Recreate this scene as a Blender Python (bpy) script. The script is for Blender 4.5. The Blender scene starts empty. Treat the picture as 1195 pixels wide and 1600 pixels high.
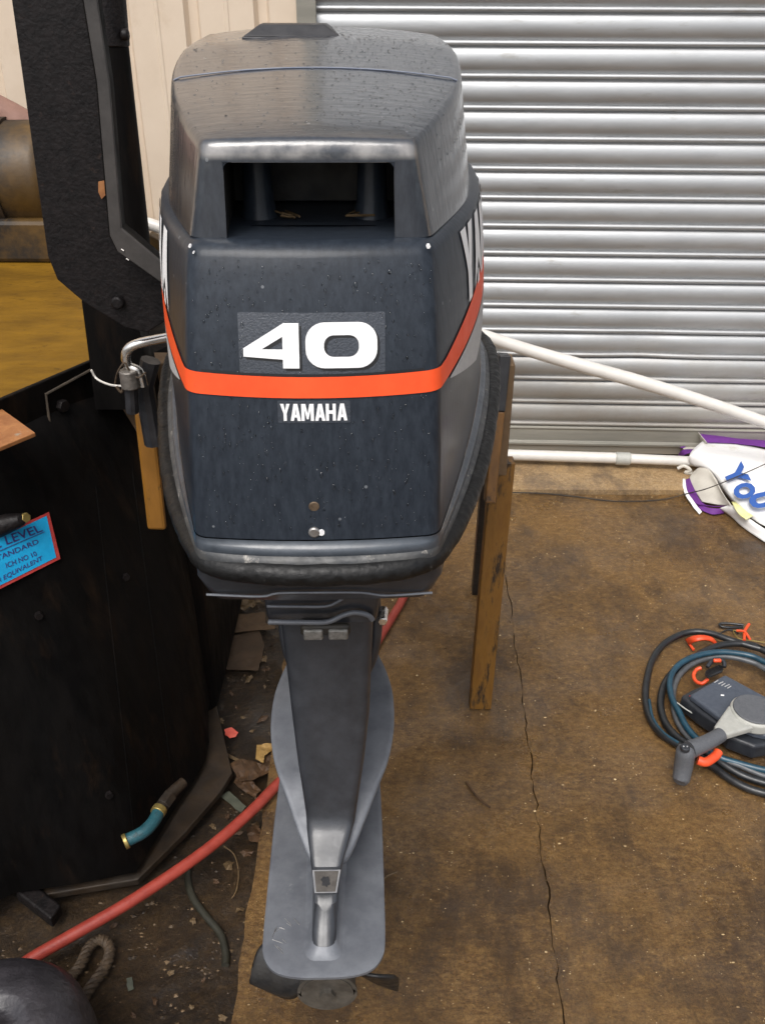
import bpy, bmesh, math, random
import numpy as np
from mathutils import Vector, Matrix, noise as mnoise
random.seed(7)
rad = math.radians

# ------------------------------------------------------------------ camera
H = 1.27; PITCH = rad(30.5); ROLL = rad(0.25); FPX = 1400.0
sc = bpy.context.scene
cam = bpy.data.cameras.new('camera'); camo = bpy.data.objects.new('camera', cam)
sc.collection.objects.link(camo); sc.camera = camo
cr, sr, ct, st = math.cos(ROLL), math.sin(ROLL), math.cos(PITCH), math.sin(PITCH)
FW = Vector((0, ct, -st)); UP0 = Vector((0, st, ct)); R0 = Vector((1, 0, 0))
RT = R0*cr + UP0*sr; UP = UP0*cr - R0*sr
CP = Vector((0, 0, H))
camo.matrix_world = Matrix(((RT.x, UP.x, -FW.x, CP.x), (RT.y, UP.y, -FW.y, CP.y), (RT.z, UP.z, -FW.z, CP.z), (0, 0, 0, 1)))
cam.sensor_fit = 'VERTICAL'; cam.sensor_height = 32; cam.lens = 32*FPX/1600
cam.clip_start = 0.02; cam.clip_end = 500

# ------------------------------------------------------------------ world, sun, exposure (soft overcast daylight)
world = bpy.data.worlds.new('World'); sc.world = world; world.use_nodes = True
wn = world.node_tree.nodes; wl = world.node_tree.links; wn.clear()
sky = wn.new('ShaderNodeTexSky'); sky.sky_type = 'NISHITA'; sky.sun_disc = False
SUN_EL, SUN_AZ = rad(58), rad(200)      # azimuth clockwise from +Y
sky.sun_elevation = SUN_EL; sky.sun_rotation = SUN_AZ
sky.air_density = 1.0; sky.dust_density = 5.0; sky.ozone_density = 1.0
hs = wn.new('ShaderNodeHueSaturation'); hs.inputs['Saturation'].default_value = 0.42
bg = wn.new('ShaderNodeBackground'); bg.inputs['Strength'].default_value = 0.15
wo = wn.new('ShaderNodeOutputWorld')
wl.new(sky.outputs[0], hs.inputs['Color']); wl.new(hs.outputs[0], bg.inputs['Color']); wl.new(bg.outputs[0], wo.inputs['Surface'])
sun = bpy.data.lights.new('sun', 'SUN'); sun.energy = 1.1; sun.angle = rad(35); sun.color = (1.0, 0.985, 0.96)
suno = bpy.data.objects.new('sun', sun); sc.collection.objects.link(suno)
sd = Vector((math.sin(SUN_AZ)*math.cos(SUN_EL), math.cos(SUN_AZ)*math.cos(SUN_EL), math.sin(SUN_EL)))
suno.rotation_euler = sd.to_track_quat('Z', 'Y').to_euler()
vs = sc.view_settings; vs.view_transform = 'Standard'; vs.look = 'None'; vs.exposure = 0.42; vs.gamma = 1.0
vs.use_curve_mapping = False

# ------------------------------------------------------------------ measuring helpers: sight line of a photo pixel cut with a real plane
def ray(u, v): return FW + RT*((u-597.5)/FPX) + UP*((800-v)/FPX)
def PY(u, v, y): d = ray(u, v); return CP + d*(y/d.y)
def PZ(u, v, z): d = ray(u, v); return CP + d*((z-H)/d.z)

# ------------------------------------------------------------------ materials
MATS = {}
def mat(name, c1, c2=None, scale=20, rough=(.4, .6), metal=0.0, bump=0.0, bscale=None, spec=.5, coat=0.0, stretch=(1, 1, 1),
        c3=None, s3=60, t3=(.62, .7), bdist=.002, world=False, detail=6, contrast=(.35, .65), coat_rough=.15):
    if name in MATS: return MATS[name]
    m = bpy.data.materials.new(name); m.use_nodes = True
    n = m.node_tree.nodes; l = m.node_tree.links; b = n['Principled BSDF']
    tc = n.new('ShaderNodeTexCoord'); mp = n.new('ShaderNodeMapping'); mp.inputs['Scale'].default_value = stretch
    gp = n.new('ShaderNodeNewGeometry') if world else None
    l.new(gp.outputs['Position'] if world else tc.outputs['Object'], mp.inputs['Vector'])
    nz = n.new('ShaderNodeTexNoise'); nz.inputs['Scale'].default_value = scale; nz.inputs['Detail'].default_value = detail
    nz.inputs['Roughness'].default_value = .65
    l.new(mp.outputs[0], nz.inputs['Vector'])
    cr_ = n.new('ShaderNodeValToRGB'); cr_.color_ramp.elements[0].position = contrast[0]; cr_.color_ramp.elements[1].position = contrast[1]
    cr_.color_ramp.elements[0].color = (*c1, 1); cr_.color_ramp.elements[1].color = (*(c2 or c1), 1)
    l.new(nz.outputs['Fac'], cr_.inputs['Fac'])
    col = cr_.outputs['Color']
    if c3 is not None:
        n3 = n.new('ShaderNodeTexNoise'); n3.inputs['Scale'].default_value = s3; n3.inputs['Detail'].default_value = 8
        n3.inputs['Roughness'].default_value = .7
        l.new(mp.outputs[0], n3.inputs['Vector'])
        r3 = n.new('ShaderNodeValToRGB'); r3.color_ramp.elements[0].position = t3[0]; r3.color_ramp.elements[1].position = t3[1]
        l.new(n3.outputs['Fac'], r3.inputs['Fac'])
        mx = n.new('ShaderNodeMix'); mx.data_type = 'RGBA'; l.new(r3.outputs['Color'], mx.inputs[0])
        l.new(col, mx.inputs[6]); mx.inputs[7].default_value = (*c3, 1); col = mx.outputs[2]
    l.new(col, b.inputs['Base Color'])
    mr = n.new('ShaderNodeMapRange'); mr.inputs['From Min'].default_value = .3; mr.inputs['From Max'].default_value = .7
    mr.inputs['To Min'].default_value = rough[0]; mr.inputs['To Max'].default_value = rough[1]
    nr = n.new('ShaderNodeTexNoise'); nr.inputs['Scale'].default_value = scale*2.3; nr.inputs['Detail'].default_value = 4
    l.new(mp.outputs[0], nr.inputs['Vector']); l.new(nr.outputs['Fac'], mr.inputs['Value']); l.new(mr.outputs[0], b.inputs['Roughness'])
    b.inputs['Metallic'].default_value = metal; b.inputs['Specular IOR Level'].default_value = spec
    b.inputs['Coat Weight'].default_value = coat; b.inputs['Coat Roughness'].default_value = coat_rough
    if bump:
        nb = n.new('ShaderNodeTexNoise'); nb.inputs['Scale'].default_value = bscale or scale*4; nb.inputs['Detail'].default_value = 5
        l.new(mp.outputs[0], nb.inputs['Vector'])
        bp = n.new('ShaderNodeBump'); bp.inputs['Strength'].default_value = bump; bp.inputs['Distance'].default_value = bdist
        l.new(nb.outputs['Fac'], bp.inputs['Height']); l.new(bp.outputs[0], b.inputs['Normal'])
    MATS[name] = m
    return m

def wet_ground(name, dark, mid, light, fleck, crust=1.0, wet=(.28, .62)):
    """damp rust-stained concrete or earth: blotches, fine aggregate, pale flecks, damp patches that shine"""
    m = bpy.data.materials.new(name); m.use_nodes = True
    n = m.node_tree.nodes; l = m.node_tree.links; b = n['Principled BSDF']
    tc = n.new('ShaderNodeTexCoord')
    def noise(s, d=8, r=.65, vec=None):
        z = n.new('ShaderNodeTexNoise'); z.inputs['Scale'].default_value = s; z.inputs['Detail'].default_value = d; z.inputs['Roughness'].default_value = r
        l.new(vec or tc.outputs['Object'], z.inputs['Vector']); return z.outputs['Fac']
    def ramp(v, a, b_, ca=(0, 0, 0), cb=(1, 1, 1)):
        r = n.new('ShaderNodeValToRGB'); r.color_ramp.elements[0].position = a; r.color_ramp.elements[1].position = b_
        r.color_ramp.elements[0].color = (*ca, 1); r.color_ramp.elements[1].color = (*cb, 1); l.new(v, r.inputs['Fac']); return r.outputs['Color']
    def mix(f, a, c, mode='MIX'):
        x = n.new('ShaderNodeMix'); x.data_type = 'RGBA'; x.blend_type = mode
        if isinstance(f, float): x.inputs[0].default_value = f
        else: l.new(f, x.inputs[0])
        for s, v in ((6, a), (7, c)):
            if isinstance(v, tuple): x.inputs[s].default_value = (*v, 1)
            else: l.new(v, x.inputs[s])
        return x.outputs[2]
    big = noise(4.2, 7, .62); med = noise(21, 9, .75); fine = noise(210, 8, .75)
    def shifted(off, sc_=(1, 1, 1), rz=0):
        m2 = n.new('ShaderNodeMapping'); m2.inputs['Location'].default_value = off; m2.inputs['Scale'].default_value = sc_; m2.inputs['Rotation'].default_value = (0, 0, rz)
        l.new(tc.outputs['Object'], m2.inputs['Vector']); return m2.outputs[0]
    c = ramp(big, .34, .66, dark, mid)
    c = mix(ramp(noise(60, 8, .8, shifted((3, 1, 0), (1, 1.6, 1))), .42, .66), c, light)
    g = n.new('ShaderNodeMapRange'); l.new(fine, g.inputs['Value']); g.inputs['From Min'].default_value = .36; g.inputs['From Max'].default_value = .64
    g.inputs['To Min'].default_value = .62; g.inputs['To Max'].default_value = 1.35
    gv = n.new('ShaderNodeCombineXYZ')
    for q in range(3): l.new(g.outputs[0], gv.inputs[q])
    vm2 = n.new('ShaderNodeVectorMath'); vm2.operation = 'MULTIPLY'; l.new(c, vm2.inputs[0]); l.new(gv.outputs[0], vm2.inputs[1]); c = vm2.outputs[0]
    v = n.new('ShaderNodeTexVoronoi'); v.inputs['Scale'].default_value = 170; l.new(shifted((0, 0, 0), (1, 1.4, 1), .5), v.inputs['Vector'])
    vm = n.new('ShaderNodeMath'); vm.operation = 'LESS_THAN'; l.new(v.outputs['Distance'], vm.inputs[0])
    vr = n.new('ShaderNodeMapRange'); l.new(noise(70, 3, .5, shifted((5, 2, 0))), vr.inputs['Value']); vr.inputs['From Min'].default_value = .56; vr.inputs['From Max'].default_value = .80
    vr.inputs['To Max'].default_value = .42; l.new(vr.outputs[0], vm.inputs[1])
    c = mix(vm.outputs[0], c, fleck)
    stain = ramp(noise(3.1, 9, .80, shifted((7.3, 2.1, 0), (1.3, .8, 1))), .46, .60)
    sm = n.new('ShaderNodeMath'); sm.operation = 'MULTIPLY'; sm.inputs[1].default_value = .78; l.new(stain, sm.inputs[0])
    c = mix(sm.outputs[0], c, (dark[0]*.50, dark[1]*.56, dark[2]*.85))
    c = mix(ramp(noise(11, 7, .85, shifted((1.3, 9.1, 0))), .67, .73), c, (dark[0]*.22, dark[1]*.26, dark[2]*.5))
    l.new(c, b.inputs['Base Color'])
    mr = n.new('ShaderNodeMapRange'); l.new(noise(6, 7, .75), mr.inputs['Value'])
    mr.inputs['From Min'].default_value = .38; mr.inputs['From Max'].default_value = .6
    mr.inputs['To Min'].default_value = wet[0]; mr.inputs['To Max'].default_value = wet[1]; l.new(mr.outputs[0], b.inputs['Roughness'])
    hsum = n.new('ShaderNodeMath'); hsum.operation = 'MULTIPLY_ADD'; l.new(med, hsum.inputs[0]); hsum.inputs[1].default_value = 1.0*crust; l.new(noise(120, 9, .85), hsum.inputs[2])
    wm = ramp(noise(3.7, 7, .72, shifted((2.2, 5.1, 0), (1, 1.5, 1))), .44, .60)
    wv = n.new('ShaderNodeMath'); wv.operation = 'MULTIPLY'; wv.inputs[1].default_value = .7; l.new(wm, wv.inputs[0]); l.new(wv.outputs[0], b.inputs['Coat Weight'])
    b.inputs['Coat Roughness'].default_value = .16
    cb = n.new('ShaderNodeBump'); cb.inputs['Strength'].default_value = .6; cb.inputs['Distance'].default_value = .004; l.new(noise(75, 4, .6), cb.inputs['Height']); l.new(cb.outputs[0], b.inputs['Coat Normal'])
    bp = n.new('ShaderNodeBump'); bp.inputs['Strength'].default_value = .8; bp.inputs['Distance'].default_value = .007*crust
    l.new(hsum.outputs[0], bp.inputs['Height']); l.new(bp.outputs[0], b.inputs['Normal'])
    MATS[name] = m; return m

def cowl_paint(name='cowl_paint', wear_glint=None, drops=.30, coat=.6, rough=.42, spec=.26, c=((.014, .0185, .026), (.028, .0355, .047))):
    """blue-black enamel, wet: fine vertical weathering, water film bump, pale edges, part wear and part painted sky highlight, inside 'wear' box (object space)"""
    m = bpy.data.materials.new(name); m.use_nodes = True
    n = m.node_tree.nodes; l = m.node_tree.links; b = n['Principled BSDF']
    tc = n.new('ShaderNodeTexCoord'); mp = n.new('ShaderNodeMapping'); mp.inputs['Scale'].default_value = (1, 1, .25)
    l.new(tc.outputs['Object'], mp.inputs['Vector'])
    nz = n.new('ShaderNodeTexNoise'); nz.inputs['Scale'].default_value = 190; nz.inputs['Detail'].default_value = 8; nz.inputs['Roughness'].default_value = .75
    l.new(mp.outputs[0], nz.inputs['Vector'])
    r = n.new('ShaderNodeValToRGB'); r.color_ramp.elements[0].position = .38; r.color_ramp.elements[1].position = .68
    r.color_ramp.elements[0].color = (*c[0], 1); r.color_ramp.elements[1].color = (*c[1], 1)
    l.new(nz.outputs['Fac'], r.inputs['Fac']); col = r.outputs['Color']
    # scattered chips
    v = n.new('ShaderNodeTexVoronoi'); v.inputs['Scale'].default_value = 38; l.new(tc.outputs['Object'], v.inputs['Vector'])
    lt = n.new('ShaderNodeMath'); lt.operation = 'LESS_THAN'; lt.inputs[1].default_value = .05; l.new(v.outputs['Distance'], lt.inputs[0])
    mx = n.new('ShaderNodeMix'); mx.data_type = 'RGBA'; l.new(lt.outputs[0], mx.inputs[0]); l.new(col, mx.inputs[6]); mx.inputs[7].default_value = (.12, .13, .14, 1); col = mx.outputs[2]
    if wear_glint:
        sx = n.new('ShaderNodeSeparateXYZ'); l.new(tc.outputs['Object'], sx.inputs[0])
        tot = None
        for (ax, lo, hi, soft) in wear_glint:
            for s, e in ((1, lo), (-1, hi)):
                mr = n.new('ShaderNodeMapRange'); l.new(sx.outputs[ax], mr.inputs['Value'])
                if s == 1: mr.inputs['From Min'].default_value = e-soft; mr.inputs['From Max'].default_value = e+soft
                else: mr.inputs['From Min'].default_value = e+soft; mr.inputs['From Max'].default_value = e-soft
                if tot is None: tot = mr.outputs[0]
                else:
                    mm = n.new('ShaderNodeMath'); mm.operation = 'MULTIPLY'; l.new(tot, mm.inputs[0]); l.new(mr.outputs[0], mm.inputs[1]); tot = mm.outputs[0]
        nw = n.new('ShaderNodeTexNoise'); nw.inputs['Scale'].default_value = 45; nw.inputs['Detail'].default_value = 6; l.new(tc.outputs['Object'], nw.inputs['Vector'])
        rw = n.new('ShaderNodeMapRange'); l.new(nw.outputs['Fac'], rw.inputs['Value']); rw.inputs['From Min'].default_value = .36; rw.inputs['From Max'].default_value = .62
        mm = n.new('ShaderNodeMath'); mm.operation = 'MULTIPLY'; l.new(tot, mm.inputs[0]); l.new(rw.outputs[0], mm.inputs[1])
        mx = n.new('ShaderNodeMix'); mx.data_type = 'RGBA'; l.new(mm.outputs[0], mx.inputs[0]); l.new(col, mx.inputs[6]); mx.inputs[7].default_value = (.27, .26, .25, 1); col = mx.outputs[2]
    l.new(col, b.inputs['Base Color'])
    b.inputs['Roughness'].default_value = rough; b.inputs['Specular IOR Level'].default_value = spec
    b.inputs['Coat Weight'].default_value = coat; b.inputs['Coat Roughness'].default_value = .10
    nb = n.new('ShaderNodeTexNoise'); nb.inputs['Scale'].default_value = 95; nb.inputs['Detail'].default_value = 5
    mp2 = n.new('ShaderNodeMapping'); mp2.inputs['Scale'].default_value = (.45, 1.6, .5); l.new(tc.outputs['Object'], mp2.inputs['Vector']); l.new(mp2.outputs[0], nb.inputs['Vector'])
    bp = n.new('ShaderNodeBump'); bp.inputs['Strength'].default_value = drops; bp.inputs['Distance'].default_value = .0016
    l.new(nb.outputs['Fac'], bp.inputs['Height']); l.new(bp.outputs[0], b.inputs['Normal']); l.new(bp.outputs[0], b.inputs['Coat Normal'])
    MATS[name] = m; return m

M_cowl = cowl_paint('cowl_paint', coat=.12, rough=.38, spec=.22, drops=.16)
M_hood = cowl_paint('hood_paint', wear_glint=[(1, -.275, -.2560, .003), (2, 1.1645, 1.1745, .002)], drops=.30, coat=1.0, rough=.30, spec=.5, c=((.018, .022, .030), (.034, .041, .052)))  # pale lip: some wear, mostly the sky highlight painted in
M_low = mat('drive_paint', (.018, .020, .024), (.034, .037, .044), 30, (.33, .5), .1, .12, 200, coat=.45)  # dark tone of the one drive paint, shade of steep faces included
M_lowlit = mat('drive_paint_lit', (.105, .112, .128), (.155, .165, .182), 26, (.35, .55), .2, .12, 160, c3=(.26, .27, .28), s3=38, t3=(.66, .74))  # same paint as the drive, lightened for faces turned up to the sky
M_rub = mat('perished_rubber', (.0025, .0025, .0025), (.008, .008, .008), 60, (.35, .65), 0, .5, 140, c3=(.09, .09, .082), s3=70, t3=(.62, .70), bdist=.002, spec=.35)
M_flange = mat('flange_paint', (.036, .045, .057), (.062, .074, .09), 40, (.3, .5), 0, .15, 160, coat=.4, c3=(.35, .34, .31), s3=42, t3=(.68, .72))
M_black = mat('black_plastic', (.012, .012, .014), (.03, .03, .033), 40, (.35, .55), 0, .2, 120)
M_duct = mat('duct_dark', (.010, .011, .013), (.03, .024, .015), 25, (.5, .7), 0, .2)
M_white = mat('decal_white', (.80, .80, .80), (.86, .86, .86), 30, (.35, .5))
M_orange = mat('decal_orange', (.78, .075, .018), (.84, .095, .024), 30, (.45, .55), spec=.25)
M_silver = mat('decal_silver', (.38, .38, .38), (.48, .48, .47), 200, (.45, .6), 0, spec=.3)
M_shadow = mat('decal_black', (.004, .004, .005), None, 20, (.35, .45))
M_film = mat('decal_film', (.017, .022, .032), (.034, .042, .056), 420, (.25, .4), 0, .3, 700, coat=.5)
M_oldwhite = mat('scuffed_white', (.78, .78, .78), (.84, .84, .84), 30, (.5, .7), c3=(.25, .26, .27), s3=55, t3=(.64, .72), stretch=(1, 1, .4))
M_steel = mat('worn_steel', (.22, .21, .20), (.42, .40, .38), 60, (.3, .5), .8, .2)
M_chrome = mat('chrome_rod', (.72, .70, .66), (.8, .78, .74), 40, (.18, .3), 1.0)
M_bronze = mat('dirty_bronze', (.10, .07, .045), (.2, .14, .09), 90, (.4, .6), .5, .3)
M_prop = mat('prop_black', (.006, .006, .0065), (.018, .016, .014), 50, (.3, .55), 0, .3, 150)
M_hub = mat('prop_hub', (.05, .045, .038), (.10, .09, .075), 50, (.4, .6), .2, .3, 150)
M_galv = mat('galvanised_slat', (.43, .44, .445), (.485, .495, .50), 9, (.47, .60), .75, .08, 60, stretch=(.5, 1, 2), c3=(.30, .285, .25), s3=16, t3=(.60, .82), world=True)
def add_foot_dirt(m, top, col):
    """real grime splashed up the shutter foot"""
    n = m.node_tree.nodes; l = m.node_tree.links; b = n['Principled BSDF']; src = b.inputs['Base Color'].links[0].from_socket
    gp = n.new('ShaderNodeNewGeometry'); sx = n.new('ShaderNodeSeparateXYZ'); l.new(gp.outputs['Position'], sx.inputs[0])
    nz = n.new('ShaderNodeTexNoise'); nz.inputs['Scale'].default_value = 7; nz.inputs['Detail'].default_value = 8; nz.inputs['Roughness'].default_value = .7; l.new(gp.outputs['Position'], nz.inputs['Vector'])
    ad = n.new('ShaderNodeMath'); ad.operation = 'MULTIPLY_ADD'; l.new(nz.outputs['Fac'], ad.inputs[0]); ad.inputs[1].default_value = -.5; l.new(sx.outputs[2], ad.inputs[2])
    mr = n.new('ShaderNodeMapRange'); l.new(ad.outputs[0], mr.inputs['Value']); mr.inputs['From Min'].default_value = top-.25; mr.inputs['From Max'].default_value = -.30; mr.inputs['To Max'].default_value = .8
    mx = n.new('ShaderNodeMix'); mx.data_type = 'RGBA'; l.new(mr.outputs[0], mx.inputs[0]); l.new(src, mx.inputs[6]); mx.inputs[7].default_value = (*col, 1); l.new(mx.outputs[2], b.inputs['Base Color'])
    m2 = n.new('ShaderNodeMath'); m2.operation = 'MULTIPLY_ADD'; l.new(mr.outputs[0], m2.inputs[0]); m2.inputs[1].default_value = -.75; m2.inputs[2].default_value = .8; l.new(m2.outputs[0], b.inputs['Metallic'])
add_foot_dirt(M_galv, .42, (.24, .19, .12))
M_galv2 = mat('galvanised_bar', (.25, .24, .205), (.36, .34, .29), 9, (.42, .6), .4, .06, 60, stretch=(.25, 1, 3))
M_cream = mat('cream_cladding', (.60, .49, .375), (.66, .55, .43), 4, (.5, .65), 0, .05, 40, c3=(.48, .36, .24), s3=7, t3=(.60, .85))
M_slab = wet_ground('damp_concrete', (.080, .037, .0095), (.180, .091, .0225), (.275, .158, .050), (.66, .50, .28), wet=(.25, .6))
M_sill = wet_ground('sill_concrete', (.24, .145, .06), (.40, .26, .12), (.46, .32, .17), (.60, .48, .3), .6, (.5, .75))
M_dirt = wet_ground('wet_earth', (.018, .010, .0045), (.045, .025, .010), (.085, .05, .02), (.20, .13, .07), 1.8, (.32, .65))
M_tar = mat('black_paint', (.0012, .0010, .0010), (.0040, .0032, .0028), 24, (.5, .75), 0, .5, 70, c3=(.016, .009, .005), s3=15, t3=(.54, .76), bdist=.002, spec=.12, stretch=(1, 1, .3))
M_tarwet = mat('black_paint_wet', (.0035, .0028, .0030), (.011, .0085, .0085), 75, (.42, .62), 0, .5, 210, c3=(.045, .028, .022), s3=60, t3=(.63, .74), bdist=.0018, spec=.26)
M_flangegrey = mat('black_paint_lit', (.030, .027, .025), (.052, .047, .043), 22, (.5, .7), 0, .2)  # black flange paint, greyed for the light it faces
M_ochre = mat('ochre_paint', (.115, .058, .005), (.205, .105, .008), 9, (.5, .65), 0, .25, 130, c3=(.05, .026, .005), s3=40, t3=(.58, .72), stretch=(.8, 1.6, 1), spec=.15)
M_ochredark = mat('ochre_dirty_paint', (.050, .027, .006), (.11, .058, .010), 6, (.45, .6), 0, .3, 60, c3=(.014, .009, .005), s3=7, t3=(.42, .60))
M_rust = mat('rusty_plate', (.012, .008, .005), (.038, .022, .010), 16, (.5, .75), .1, .6, 70, c3=(.03, .022, .015), s3=9, t3=(.5, .65))
M_rustor = mat('orange_rust', (.22, .08, .025), (.35, .15, .05), 30, (.5, .7), 0, .4, c3=(.30, .26, .2), s3=26, t3=(.62, .7))
M_yellow = mat('yellow_bar_paint', (.20, .088, .013), (.27, .120, .018), 20, (.35, .55), 0, .15, c3=(.035, .022, .01), s3=26, t3=(.60, .66), stretch=(1, 1, .5))
M_rustbar = mat('rusty_bar', (.10, .045, .010), (.20, .09, .018), 20, (.4, .6), 0, .3, c3=(.03, .018, .01), s3=22, t3=(.52, .62), stretch=(1, 1, .5))
M_yellowblk = mat('half_worn_yellow', (.15, .066, .010), (.23, .110, .018), 30, (.4, .6), 0, .3, c3=(.028, .016, .008), s3=30, t3=(.50, .60), stretch=(1.5, 1, .35))
M_redhose = mat('red_hose', (.27, .036, .024), (.36, .055, .036), 50, (.35, .5), 0, .2, 220, c3=(.2, .04, .03), s3=30, t3=(.62, .7))
M_bluehose = mat('blue_hose', (.012, .06, .075), (.022, .10, .125), 60, (.4, .6), 0, .3, c3=(.015, .05, .06), s3=60, t3=(.55, .62))
M_brass = mat('brass', (.30, .22, .07), (.42, .33, .12), 50, (.35, .5), .7)
M_pole = mat('white_pole', (.60, .575, .53), (.68, .65, .60), 15, (.3, .45), 0, coat=.2, c3=(.40, .35, .28), s3=18, t3=(.64, .8))
M_cloth = mat('white_banner', (.80, .79, .77), (.84, .83, .81), 12, (.7, .85), 0, .15, 40, c3=(.60, .56, .44), s3=7, t3=(.60, .74))
M_clothdirty = mat('banner_back', (.50, .47, .41), (.60, .57, .50), 14, (.7, .85), 0, .15, 40)
M_purple = mat('banner_purple', (.115, .022, .19), (.15, .03, .24), 14, (.6, .8), 0, .1)
M_bluetext = mat('banner_blue', (.03, .10, .36), None, 14, (.6, .8))
M_yel = mat('banner_yellow_mark', (.62, .60, .22), (.72, .70, .40), 20, (.7, .85))
M_label = mat('label_cyan', (.010, .32, .62), (.014, .38, .70), 60, (.35, .5), c3=(.01, .22, .42), s3=30, t3=(.62, .75))
M_labelred = mat('label_red', (.38, .03, .03), (.45, .06, .05), 60, (.4, .5))
M_labelink = mat('label_ink', (.04, .03, .16), None, 60, (.4, .5))
M_cable = mat('cable_black', (.007, .008, .009), (.018, .020, .022), 60, (.3, .5), coat=.2, c3=(.06, .045, .028), s3=40, t3=(.60, .75))
M_cableblue = mat('cable_blue', (.009, .040, .065), (.015, .065, .10), 60, (.3, .45), coat=.2, c3=(.05, .04, .03), s3=40, t3=(.62, .75))
M_cablegrey = mat('cable_grey', (.07, .075, .08), (.10, .105, .11), 60, (.3, .45))
M_clip = mat('clip_orange', (.72, .07, .02), (.80, .10, .03), 60, (.3, .45))
M_ctrl = mat('control_box', (.055, .066, .088), (.075, .088, .112), 120, (.35, .5), 0, .2, 300)
M_ctrldark = mat('control_dark', (.018, .02, .026), (.03, .034, .04), 80, (.35, .5))
M_grip = mat('lever_grip', (.085, .09, .10), (.11, .115, .125), 200, (.45, .6), 0, .3, 500)
M_lever = mat('lever_pale', (.36, .36, .33), (.44, .44, .40), 60, (.35, .5))
M_leaf = mat('dead_leaf', (.035, .018, .008), (.09, .045, .018), 60, (.5, .7), 0, .3)
M_leafpale = mat('pale_leaf', (.08, .05, .022), (.16, .105, .05), 60, (.5, .7), 0, .3)
M_card = mat('wet_cardboard', (.085, .050, .025), (.13, .08, .042), 30, (.6, .8), 0, .3)
M_pink = mat('red_scrap', (.70, .10, .07), (.78, .16, .11), 60, (.4, .6))
M_grime = mat('green_strip', (.045, .05, .036), (.08, .085, .06), 60, (.5, .7))
M_rope = mat('dirty_rope', (.035, .022, .012), (.085, .055, .03), 90, (.6, .8), 0, .6, 200)
M_grit = mat('grit', (.14, .08, .03), (.62, .46, .24), 9, (.5, .7), contrast=(.45, .6))
M_twine = mat('black_cord', (.02, .015, .012), (.05, .04, .03), 200, (.6, .8))
M_drum = mat('wet_black_cover', (.022, .020, .023), (.045, .041, .046), 30, (.34, .5), 0, .5, 120, coat=.1, bdist=.003, c3=(.22, .21, .22), s3=85, t3=(.72, .75))
M_pinkbrown = mat('brown_canvas', (.22, .12, .09), (.30, .17, .13), 20, (.6, .8), 0, .4)

# ------------------------------------------------------------------ object helpers
INV = {}; COL = sc.collection
def tag(o, label=None, cat=None, group=None, kind=None):
    if label: o['label'] = label
    if cat: o['category'] = cat
    if group: o['group'] = group
    if kind: o['kind'] = kind
    return o
def root(name, loc, rz, label, cat, group=None, rx=0, ry=0):
    o = bpy.data.objects.new(name, None); o.empty_display_size = .05; COL.objects.link(o)
    o.location = loc; o.rotation_euler = (rx, ry, rz); tag(o, label, cat, group)
    M = Matrix.Translation(Vector(loc)) @ o.rotation_euler.to_matrix().to_4x4()
    INV[o.name] = M.inverted(); return o
def mesh(name, verts, faces, m, parent=None, world=False, smooth=True, angle=35, bevel=0, segs=2, solid=0, mats=None, fm=None):
    me = bpy.data.meshes.new(name)
    if world and parent is not None:
        I = INV[parent.name]; verts = [I @ Vector(v) for v in verts]
    me.from_pydata([tuple(v) for v in verts], [], [tuple(f) for f in faces])
    for mm in (mats or [m]): me.materials.append(mm)
    if fm:
        for p, i in zip(me.polygons, fm): p.material_index = i
    bm = bmesh.new(); bm.from_mesh(me); bmesh.ops.recalc_face_normals(bm, faces=bm.faces[:]); bm.to_mesh(me); bm.free()
    if smooth:
        me.shade_smooth(); me.set_sharp_from_angle(angle=rad(angle))
    o = bpy.data.objects.new(name, me); COL.objects.link(o)
    if parent is not None:
        o.parent = parent; INV[o.name] = INV.get(parent.name, Matrix())
    if solid:
        s = o.modifiers.new('thickness', 'SOLIDIFY'); s.thickness = solid; s.offset = 0
    if bevel:
        b = o.modifiers.new('bevel', 'BEVEL'); b.width = bevel; b.segments = segs; b.limit_method = 'ANGLE'; b.angle_limit = rad(40)
        b.harden_normals = False
    return o
def boxv(x0, x1, y0, y1, z0, z1):
    v = [(x0, y0, z0), (x1, y0, z0), (x1, y1, z0), (x0, y1, z0), (x0, y0, z1), (x1, y0, z1), (x1, y1, z1), (x0, y1, z1)]
    f = [(0, 1, 2, 3), (4, 5, 6, 7), (0, 1, 5, 4), (1, 2, 6, 5), (2, 3, 7, 6), (3, 0, 4, 7)]
    return v, f
def prism(pts, vec):
    n = len(pts); v = [Vector(p) for p in pts] + [Vector(p)+Vector(vec) for p in pts]
    f = [tuple(range(n)), tuple(range(n, 2*n))] + [(i, (i+1) % n, n+(i+1) % n, n+i) for i in range(n)]
    return v, f
def catmull(P, n):
    P = [Vector(p) for p in P]; out = []
    Q = [P[0]*2-P[1]] + P + [P[-1]*2-P[-2]]
    for i in range(1, len(Q)-2):
        for k in range(n):
            t = k/n; a, b, c, d = Q[i-1:i+3]
            out.append(.5*((2*b)+(c-a)*t+(2*a-5*b+4*c-d)*t*t+(3*b-a-3*c+d)*t**3))
    out.append(P[-1]); return out
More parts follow.
